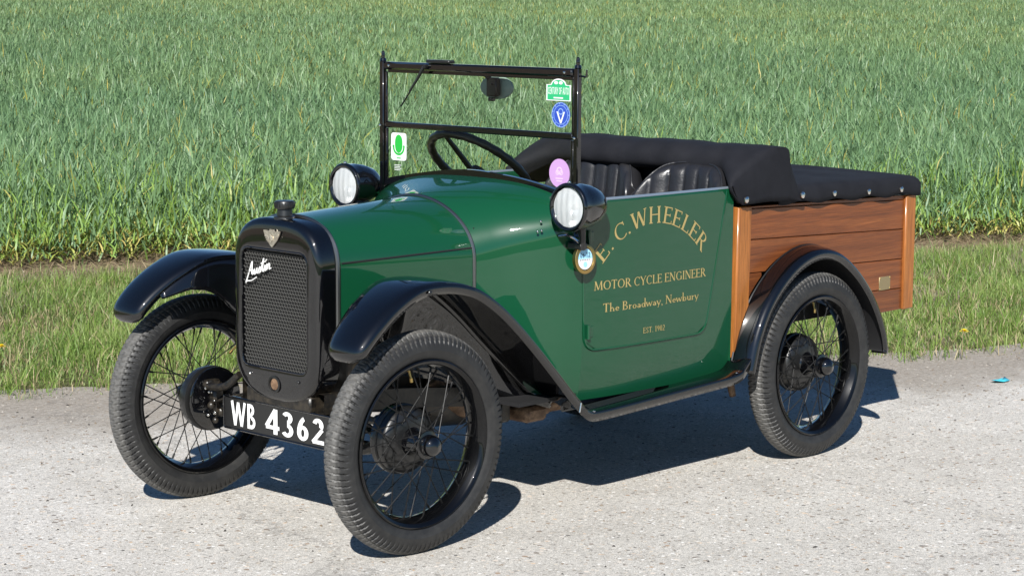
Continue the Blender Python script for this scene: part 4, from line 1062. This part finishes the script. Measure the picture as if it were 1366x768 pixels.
def lensmat():
    m = LENS; t = m.node_tree
    for n in list(t.nodes):
        if n.type != 'OUTPUT_MATERIAL': t.nodes.remove(n)
    tr = N(m, 'ShaderNodeBsdfTransparent'); tr.inputs[0].default_value = (.93, .95, .95, 1)
    gl = N(m, 'ShaderNodeBsdfGlossy'); gl.inputs['Roughness'].default_value = .06
    df = N(m, 'ShaderNodeBsdfTranslucent'); df.inputs[0].default_value = (.85, .88, .88, 1)
    d2 = N(m, 'ShaderNodeBsdfDiffuse'); d2.inputs[0].default_value = (.85, .88, .88, 1)
    fr = N(m, 'ShaderNodeFresnel'); fr.inputs[0].default_value = 1.5; mx = N(m, 'ShaderNodeMixShader'); m2 = N(m, 'ShaderNodeMixShader'); m3 = N(m, 'ShaderNodeMixShader')
    m3.inputs[0].default_value = .6; L(m, df.outputs[0], m3.inputs[1]); L(m, d2.outputs[0], m3.inputs[2])
    m2.inputs[0].default_value = .66; L(m, tr.outputs[0], m2.inputs[1]); L(m, m3.outputs[0], m2.inputs[2])
    L(m, fr.outputs[0], mx.inputs[0]); L(m, m2.outputs[0], mx.inputs[1]); L(m, gl.outputs[0], mx.inputs[2]); L(m, mx.outputs[0], t.nodes['Material Output'].inputs[0])
lensmat()
for s in (1, -1): lamp(s)
for x, y, z in ((1.268, .398, .912), (1.284, .399, .881), (1.272, .405, .884)):
    g = G(); g.ball((x, y, z), .0042, 8, 6); g.build('screw', NICKEL, bod)

# tax disc in a brass ring, on the near side
tc = Vector((1.176, .500, .7965)); ta = Vector((.03, 1.0, .04)).normalized()
g = G(); g.lathe([(-.012, 0), (-.012, .043), (-.004, .0465), (.004, .0465), (.006, .044), (.006, .036), (.002, .035)], tc, ta, 36); td = g.build('tax_disc_holder', BRASS, car)
e1 = Vector((0, 0, 1)); e2 = e1.cross(ta).normalized(); e1 = ta.cross(e2)
def dp(u, v, d): return tuple(tc + ta * (.0025 + d) + e2 * u + e1 * v)
g = G(); g.prism([(.033 * math.cos(a), .033 * math.sin(a)) for a in np.linspace(0, 6.283, 33)[:-1]], -.001, 0, dp); tp = g.build('tax_disc', PAPERW, td, smooth=False)
g = G(); P = [(.032 * math.cos(a), .032 * math.sin(a)) for a in np.linspace(.03, math.pi - .03, 18)]; g.prism(P, 0, .0004, dp); g.build('disc_print', SCYAN, tp, smooth=False)
g = G(); letters(g, '06 12', PLAIN, lambda u, v, d: dp(u, v, d + .0006), -.024, .005, .015, wid=.046, T=.15, t=.13); g.build('disc_print', BLACKP, tp, smooth=False)
g = G(); g.prism([(.009 * math.cos(a), -.017 + .009 * math.sin(a)) for a in np.linspace(0, 6.283, 17)[:-1]], 0, .0004, dp); g.build('disc_print', SCYAN, tp, smooth=False)
for k in range(6):
    g = G(); g.prism([(a, b) for a, b in ((-.024 + k * .008, -.004), (-.020 + k * .008, -.004), (-.020 + k * .008, -.001), (-.024 + k * .008, -.001))], 0, .0003, dp); g.build('disc_print', BLACKP, tp, smooth=False)
g = G(); g.tube([tc - ta * .01, (1.165, .47, .80)], .008, 8); g.build('disc_bracket', BLACK2, td)

# ------------------------------------------------------------------ wheels
WR, TW = .3283, .046
def tyre_mesh():
    nA, seg = 104, 8; n = nA * seg; prof = []
    rb, rc = .2385, WR - .049
    m = 44; V = []; F = []
    phs = np.linspace(-152, 152, m)
    for i in range(n):
        a = 2 * math.pi * i / n; fr = (i % seg) / seg
        for ph in phs:
            p = rad(ph); 
            r_ = rc + .049 * math.cos(p); y = TW * math.sin(p)
            if math.cos(p) > 0: # squarer crown
                y = TW * math.copysign(abs(math.sin(p)) ** .86, p); 
            ap = abs(ph); d = 0
            if ap < 30:
                if 7 < ap < 10 or 19 < ap < 23: d = .003
                fr2 = (fr + (.5 if ap < 8 else 0) + ap / 90) % 1
                if fr2 < .2: d = max(d, .0028)
            elif ap < 81:
                if ap < 33: d = .003
                elif (fr + ap / 120) % 1 < .25: d = .0050 * (1 - max(ap - 54, 0) / 30)
            elif 92 < ap < 96 : d = -.0012
            elif 128 < ap < 133: d = -.001
            rr_ = r_ - d * math.cos(p); yy = y - d * math.sin(p)
            V.append((rr_ * math.cos(a), yy, rr_ * math.sin(a)))
    for i in range(n):
        j = (i + 1) % n
        for k in range(m - 1): F.append((i * m + k, j * m + k, j * m + k + 1, i * m + k + 1))
    return V, F
def ringmesh(prof, n=72):
    g = G(); g.lathe([(y, r) for y, r in prof], (0, 0, 0), (0, 1, 0), n); return g
DUST = BLACK
def build_wheel(front):
    g = G()     # hub shell with its nut cap, outward is +y
    g.lathe([(-.030, .056), (-.020, .056), (-.016, .042), (.0, .033), (.030, .031), (.044, .031), (.046, .041), (.051, .041), (.053, .032), (.058, .0325), (.074, .031), (.084, .026), (.091, .016), (.094, 0)], (0, 0, 0), (0, 1, 0), 32)
    hub = recalc(g.build('wheel', BLACK, car))
    V, F = tyre_mesh(); t = recalc(mk('tyre', V, F, RUBBER, hub, True, sharp=28))
    g = ringmesh([(-.040, .2475), (-.043, .243), (-.040, .236), (-.034, .231), (-.026, .228), (-.016, .2205), (.0, .218), (.016, .2205), (.026, .228), (.034, .231), (.040, .236), (.043, .243), (.040, .2475), (.030, .238), (.0, .226), (-.030, .238), (-.040, .2475)])
    recalc(g.build('rim', RIMP, hub))
    g = ringmesh([(-.014, .02), (-.016, .050), (-.024, .082), (-.030, .094), (-.038, .099), (-.060, .099), (-.062, .104), (-.074, .104), (-.076, .097), (-.078, .03)], 48); d = recalc(g.build('brake_drum', BLACK2, hub))
    k = 0
    for side in (0, 1):
        for q in range(18):
            base = 2 * math.pi * q / 18 + (math.pi / 18 if side else 0)
            dr = (1 if q % 2 else -1) * (1.05 if not side else .85)
            rf, yf = (.0385, .0485) if not side else (.066, -.019)
            a = base; b = base + dr * .30 * (.9 if side else 1.0) ; fa = base + dr * 1.1 * (-.12)
            A = Vector((rf * math.cos(b + dr * .9), yf, rf * math.sin(b + dr * .9))); B = Vector((.2195, 0, 0)); B = Vector((.2195 * math.cos(a), (.007 if not side else -.007), .2195 * math.sin(a)))
            nip = B + (A - B).normalized() * .020
            g = G(); g.tube([A, nip], .0018, 6); g.tube([nip, B], .0034, 6); g.build('spoke', SPOKEM, hub)
    g = G(); a = rad(98); p0 = Vector((.222 * math.cos(a), .004, .222 * math.sin(a))); dd = -Vector((math.cos(a), 0, math.sin(a)))
    g.tube([p0, p0 + dd * .018 + Vector((0, .004, 0)), p0 + dd * .036 + Vector((0, .010, 0))], [.0045, .0035, .003], 8); g.lathe([(0, .0048), (.012, .0048)], p0 + dd * .026 + Vector((0, .007, 0)), dd, 10); g.build('tyre_valve', BRASS, hub)
    return hub
w0 = build_wheel(True)
def put_wheel(src, x, y, side, st, camb, spin, first=False):
    h = src
    if not first:
        h = link(src.copy(), car)
        for ch in src.children:
            c = link(ch.copy(), h)
    R = Matrix.Rotation(st, 4, 'Z') @ Matrix.Rotation(camb, 4, 'X') @ Matrix.Rotation(0 if side > 0 else math.pi, 4, 'Z') @ Matrix.Rotation(spin, 4, 'Y')
    h.matrix_basis = Matrix.Translation((x, y, WR - .002)) @ R
    return h
srcw = w0
fl = put_wheel(srcw, 1.908, .508, 1, -.032, -.019, .3, True)
fr_ = put_wheel(srcw, 1.908, -.508, -1, -.032, .019, 1.0)
rl = put_wheel(srcw, 0, .522, 1, 0, 0, .12); rr_w = put_wheel(srcw, 0, -.522, -1, 0, 0, 2.0)

# ------------------------------------------------------------------ underneath
g = G()
for s in (1, -1):
    P = smooth_path([(1.98, s * .17, .40), (1.7, s * .18, .385), (1.2, s * .24, .345), (.3, s * .30, .34), (.15, s * .30, .36)], 20)
    g.grid([[(x, y - .02, z - .03), (x, y + .02, z - .03), (x, y + .02, z + .03), (x, y - .02, z + .03), (x, y - .02, z - .03)] for x, y, z in P])
g.box((1.98, 0, .395), (.04, .30, .05), bev=.006); g.box((1.2, 0, .34), (.04, .48, .05)); g.box((.3, 0, .34), (.04, .6, .05)); g.build('chassis_frame', OILY, car)
g = G(); g.tube(smooth_path([(1.906, y, z) for y, z in ((-.45, .335), (-.40, .33), (-.30, .275), (-.15, .265), (0, .262), (.15, .265), (.30, .275), (.40, .33), (.45, .335))], 32), .018, 8); ax = g.build('front_axle', OILY, car)
for k in range(5):
    wd = .40 - k * .07
    g = G(); g.grid([[(1.93 - .020, y, .405 - .085 * (y / .40) ** 2 - k * .008), (1.93 + .020, y, .405 - .085 * (y / .40) ** 2 - k * .008), (1.93 + .020, y, .399 - .085 * (y / .40) ** 2 - k * .008), (1.93 - .020, y, .399 - .085 * (y / .40) ** 2 - k * .008), (1.93 - .020, y, .405 - .085 * (y / .40) ** 2 - k * .008)] for y in np.linspace(-wd, wd, 20)]); g.build('spring_leaf', OILY, ax)
for s in (1, -1):
    g = G(); g.lathe([(-.002, 0), (-.002, .097), (.004, .101), (.008, .101), (.012, .095), (.016, .03), (.022, 0)], (1.906, s * .428, WR), (0, -s, 0), 40); bp = g.build('brake_backplate', BLACK, ax)
    g = G(); g.box((1.915, s * .405, .335), (.04, .04, .10), bev=.008); g.box((1.935, s * .40, .385), (.05, .03, .022), bev=.005); g.ball((1.955, s * .395, .385), .012, 10, 6); g.box((1.90, s * .40, .29), (.04, .05, .03), bev=.006); g.ball((1.945, s * .39, .315), .013, 10, 6); g.ball((1.93, s * .39, .265), .011, 10, 6)
    g.build('stub_axle', OILY, ax)
    rr3 = random.Random(5)
    for k in range(8):
        g = G(); g.ball((1.94 + rr3.uniform(-.02, .025), s * (.385 + rr3.uniform(-.015, .02)), .33 + rr3.uniform(-.06, .05)), .0055, 8, 6); g.build('bolt', NICKEL, ax)
    g = G(); g.tube([(1.90, s * .36, .30), (1.4, s * .05, .28)], .013, 8); g.build('radius_arm', OILY, ax)
    g = G(); g.tube(smooth_path([(1.955, s * .235, .435), (1.958, s * .30, .39), (1.958, s * .37, .378), (1.955, s * .405, .382)], 12), .012, 8); g.build('shock_arm', OILY, ax)
g = G(); g.tube([(1.86, -.42, .275), (1.86, .42, .275)], .009, 8); g.build('track_rod', OILY, ax)
g = G(); g.box((1.62, 0, .50), (.50, .26, .34), bev=.03); g.build('engine', OILY, car)
g = G(); g.lathe([(-.22, .10), (0, .12), (.05, .09), (.25, .06), (.3, .03)], (1.25, 0, .33), (-1, 0, 0), 20); g.build('gearbox', OILY, car)
g = G(); g.tube(smooth_path([(1.5, .16, .42), (1.40, .19, .315), (1.27, .21, .285), (1.1, .20, .275), (.95, .20, .27), (.4, .2, .27), (-.2, .2, .27)], 30), [.030] * 8 + [.024] * 3 + [.030] * 2 + [.022] * 18, 12); g.build('exhaust_pipe', RUST, car)
g = G(); g.box((1.20, .28, .285), (.10, .10, .05), bev=.012); g.box((1.13, .27, .292), (.06, .06, .045), bev=.01); g.build('pedal_box', RUST, car)
g = G(); g.box((1.30, .26, .30), (.05, .05, .07), bev=.008); g.build('bracket', OILY, car)
g = G(); g.tube([(.0, -.45, WR), (0, .45, WR)], .035, 14); g.ball((0, 0, WR), .12, 20, 12, (1, .8, 1)); ra = g.build('rear_axle', OILY, car)
for s in (1, -1):
    g = G(); g.box((.16, s * .30, .335), (.40, .04, .03), Matrix.Rotation(rad(4), 3, 'Y'), bev=.004); g.build('quarter_spring', OILY, ra)
    g = G(); g.lathe([(-.002, .0), (-.002, .097), (.006, .10), (.012, .09), (.014, 0)], (0, s * .444, WR), (0, -s, 0), 32); g.build('brake_backplate', BLACK2, ra)
g = G(); g.tube([(.185, .30, .30), (.178, .305, .26), (.165, .31, .205)], [.016, .015, .012], 10); g.build('drain_pipe', RUST, car)

# ------------------------------------------------------------------ small things lying about
g = G(); lit = [(-.05, -.018), (-.01, -.026), (.04, -.020), (.055, .006), (.02, .022), (-.035, .016)]
LITM = mat('cyan_plastic', (.06, .50, .62), .35)
g.grid([[(-1.78 + x * k * 1.1, .24 + y * k * 1.1, .004 + .006 * math.sin(i * 1.7 + k * 3) * k + .005) for i, (x, y) in enumerate(lit + lit[:1])] for k in (.02, .5, 1)])
o = solid(g.build('litter_scrap', LITM), .0015, 0); tag(o, 'crumpled bright cyan plastic scrap lying on the road', 'litter')
PETAL = mat('dandelion_yellow', (.80, .62, .008), .6); STEM = mat('flower_stem', (.10, .18, .04), .6)
def dandelion(u, v, label, sc=1.0):
    x, y, z = uv(u, v)
    r = link(bpy.data.objects.new('dandelion', None)); r.location = (x, y, 0); tag(r, label, 'flower')
    g = G(); g.tube([(0, 0, 0), (.004, .002, .035), (.006, .004, .06)], .002, 6); g.build('stem', STEM, r)
    g = G(); rr4 = random.Random(int(u * 100))
    for ring_ in range(3):
        for k in range(16):
            a = 2 * math.pi * (k + ring_ * .5) / 16; l_ = (.019 - ring_ * .005) * sc; h = .06 + ring_ * .003; d = Vector((math.cos(a), math.sin(a), .15 + ring_ * .35)).normalized(); e = Vector((-math.sin(a), math.cos(a), 0)) * .0022 * sc
            c0 = Vector((.006, .004, h)); g.add([c0 - e, c0 + d * l_ - e * 1.2, c0 + d * l_ + e * 1.2, c0 + e], [(0, 1, 2, 3)])
    g.build('flower_head', PETAL, r, smooth=False)
dandelion(1.983, 1.617, 'yellow dandelion in the verge right of the wooden box', 1.15)
dandelion(-2.389, 2.248, 'yellow dandelion at the far left of the verge', .9)

# loose grit on the concrete
def grit(n):
    V = []; Q = []; u = []; o = 0
    uu, vv = wedge(n, -6.2, 1.5, 1.2); k = len(uu); p = RNG.random(k)
    keep = RNG.random(k) < np.clip(.12 + 1.4 * np.exp(-(1.5 - vv) / .5), 0, 1); uu, vv = uu[keep], vv[keep]; k = len(uu)
    s = .0022 + .0045 * RNG.random(k) ** 3; c = lerpc((.17, .13, .09), (.40, .375, .335), RNG.random(k)); dk = RNG.random(k) < .12; c[dk] = (.06, .055, .05)
    cube = np.array([[1, 0, 0], [0, 1, 0], [-1, 0, 0], [0, -1, 0], [0, 0, 1], [.0, 0, -.3]]); tri = np.array([[0, 1, 4, 4], [1, 2, 4, 4], [2, 3, 4, 4], [3, 0, 4, 4]])
    a = RNG.random(k) * 6.28; R = np.stack([np.stack([np.cos(a), -np.sin(a)], 1), np.stack([np.sin(a), np.cos(a)], 1)], 1)
    J = cube[None] * (1 + RNG.normal(0, .25, (k, 6, 3))) * s[:, None, None]; J[..., :2] = np.einsum('kij,kpj->kpi', R, J[..., :2] * np.array([1.3, .9])); J[..., 2] *= .7
    P = to3(uu, vv, np.full(k, .0008))[:, None] + J
    me = bpy.data.meshes.new('grit'); F = (np.arange(k)[:, None, None] * 6 + tri[None, :, :3]).reshape(-1, 3)
    P = P.reshape(-1, 3); me.vertices.add(len(P)); me.vertices.foreach_set('co', P.astype(np.float32).ravel()); me.loops.add(F.size); me.loops.foreach_set('vertex_index', F.astype(np.int32).ravel()); me.polygons.add(len(F)); me.polygons.foreach_set('loop_start', np.arange(0, F.size, 3, dtype=np.int32)); me.polygons.foreach_set('loop_total', np.full(len(F), 3, np.int32)); me.update(calc_edges=True)
    at = me.attributes.new('tint', 'FLOAT_COLOR', 'POINT'); at.data.foreach_set('color', np.concatenate([np.repeat(c, 6, 0), np.ones((k * 6, 1))], 1).astype(np.float32).ravel())
    m = mat('loose_grit', (.3, .3, .3), .9, 0, 0, .2); A = N(m, 'ShaderNodeAttribute', attribute_name='tint'); L(m, A.outputs['Color'], bsdf(m).inputs['Base Color']); me.materials.append(m)
    return link(bpy.data.objects.new('grit', me))
tag(grit(60000), 'loose grit and small stones scattered over the concrete', 'grit', kind='stuff')
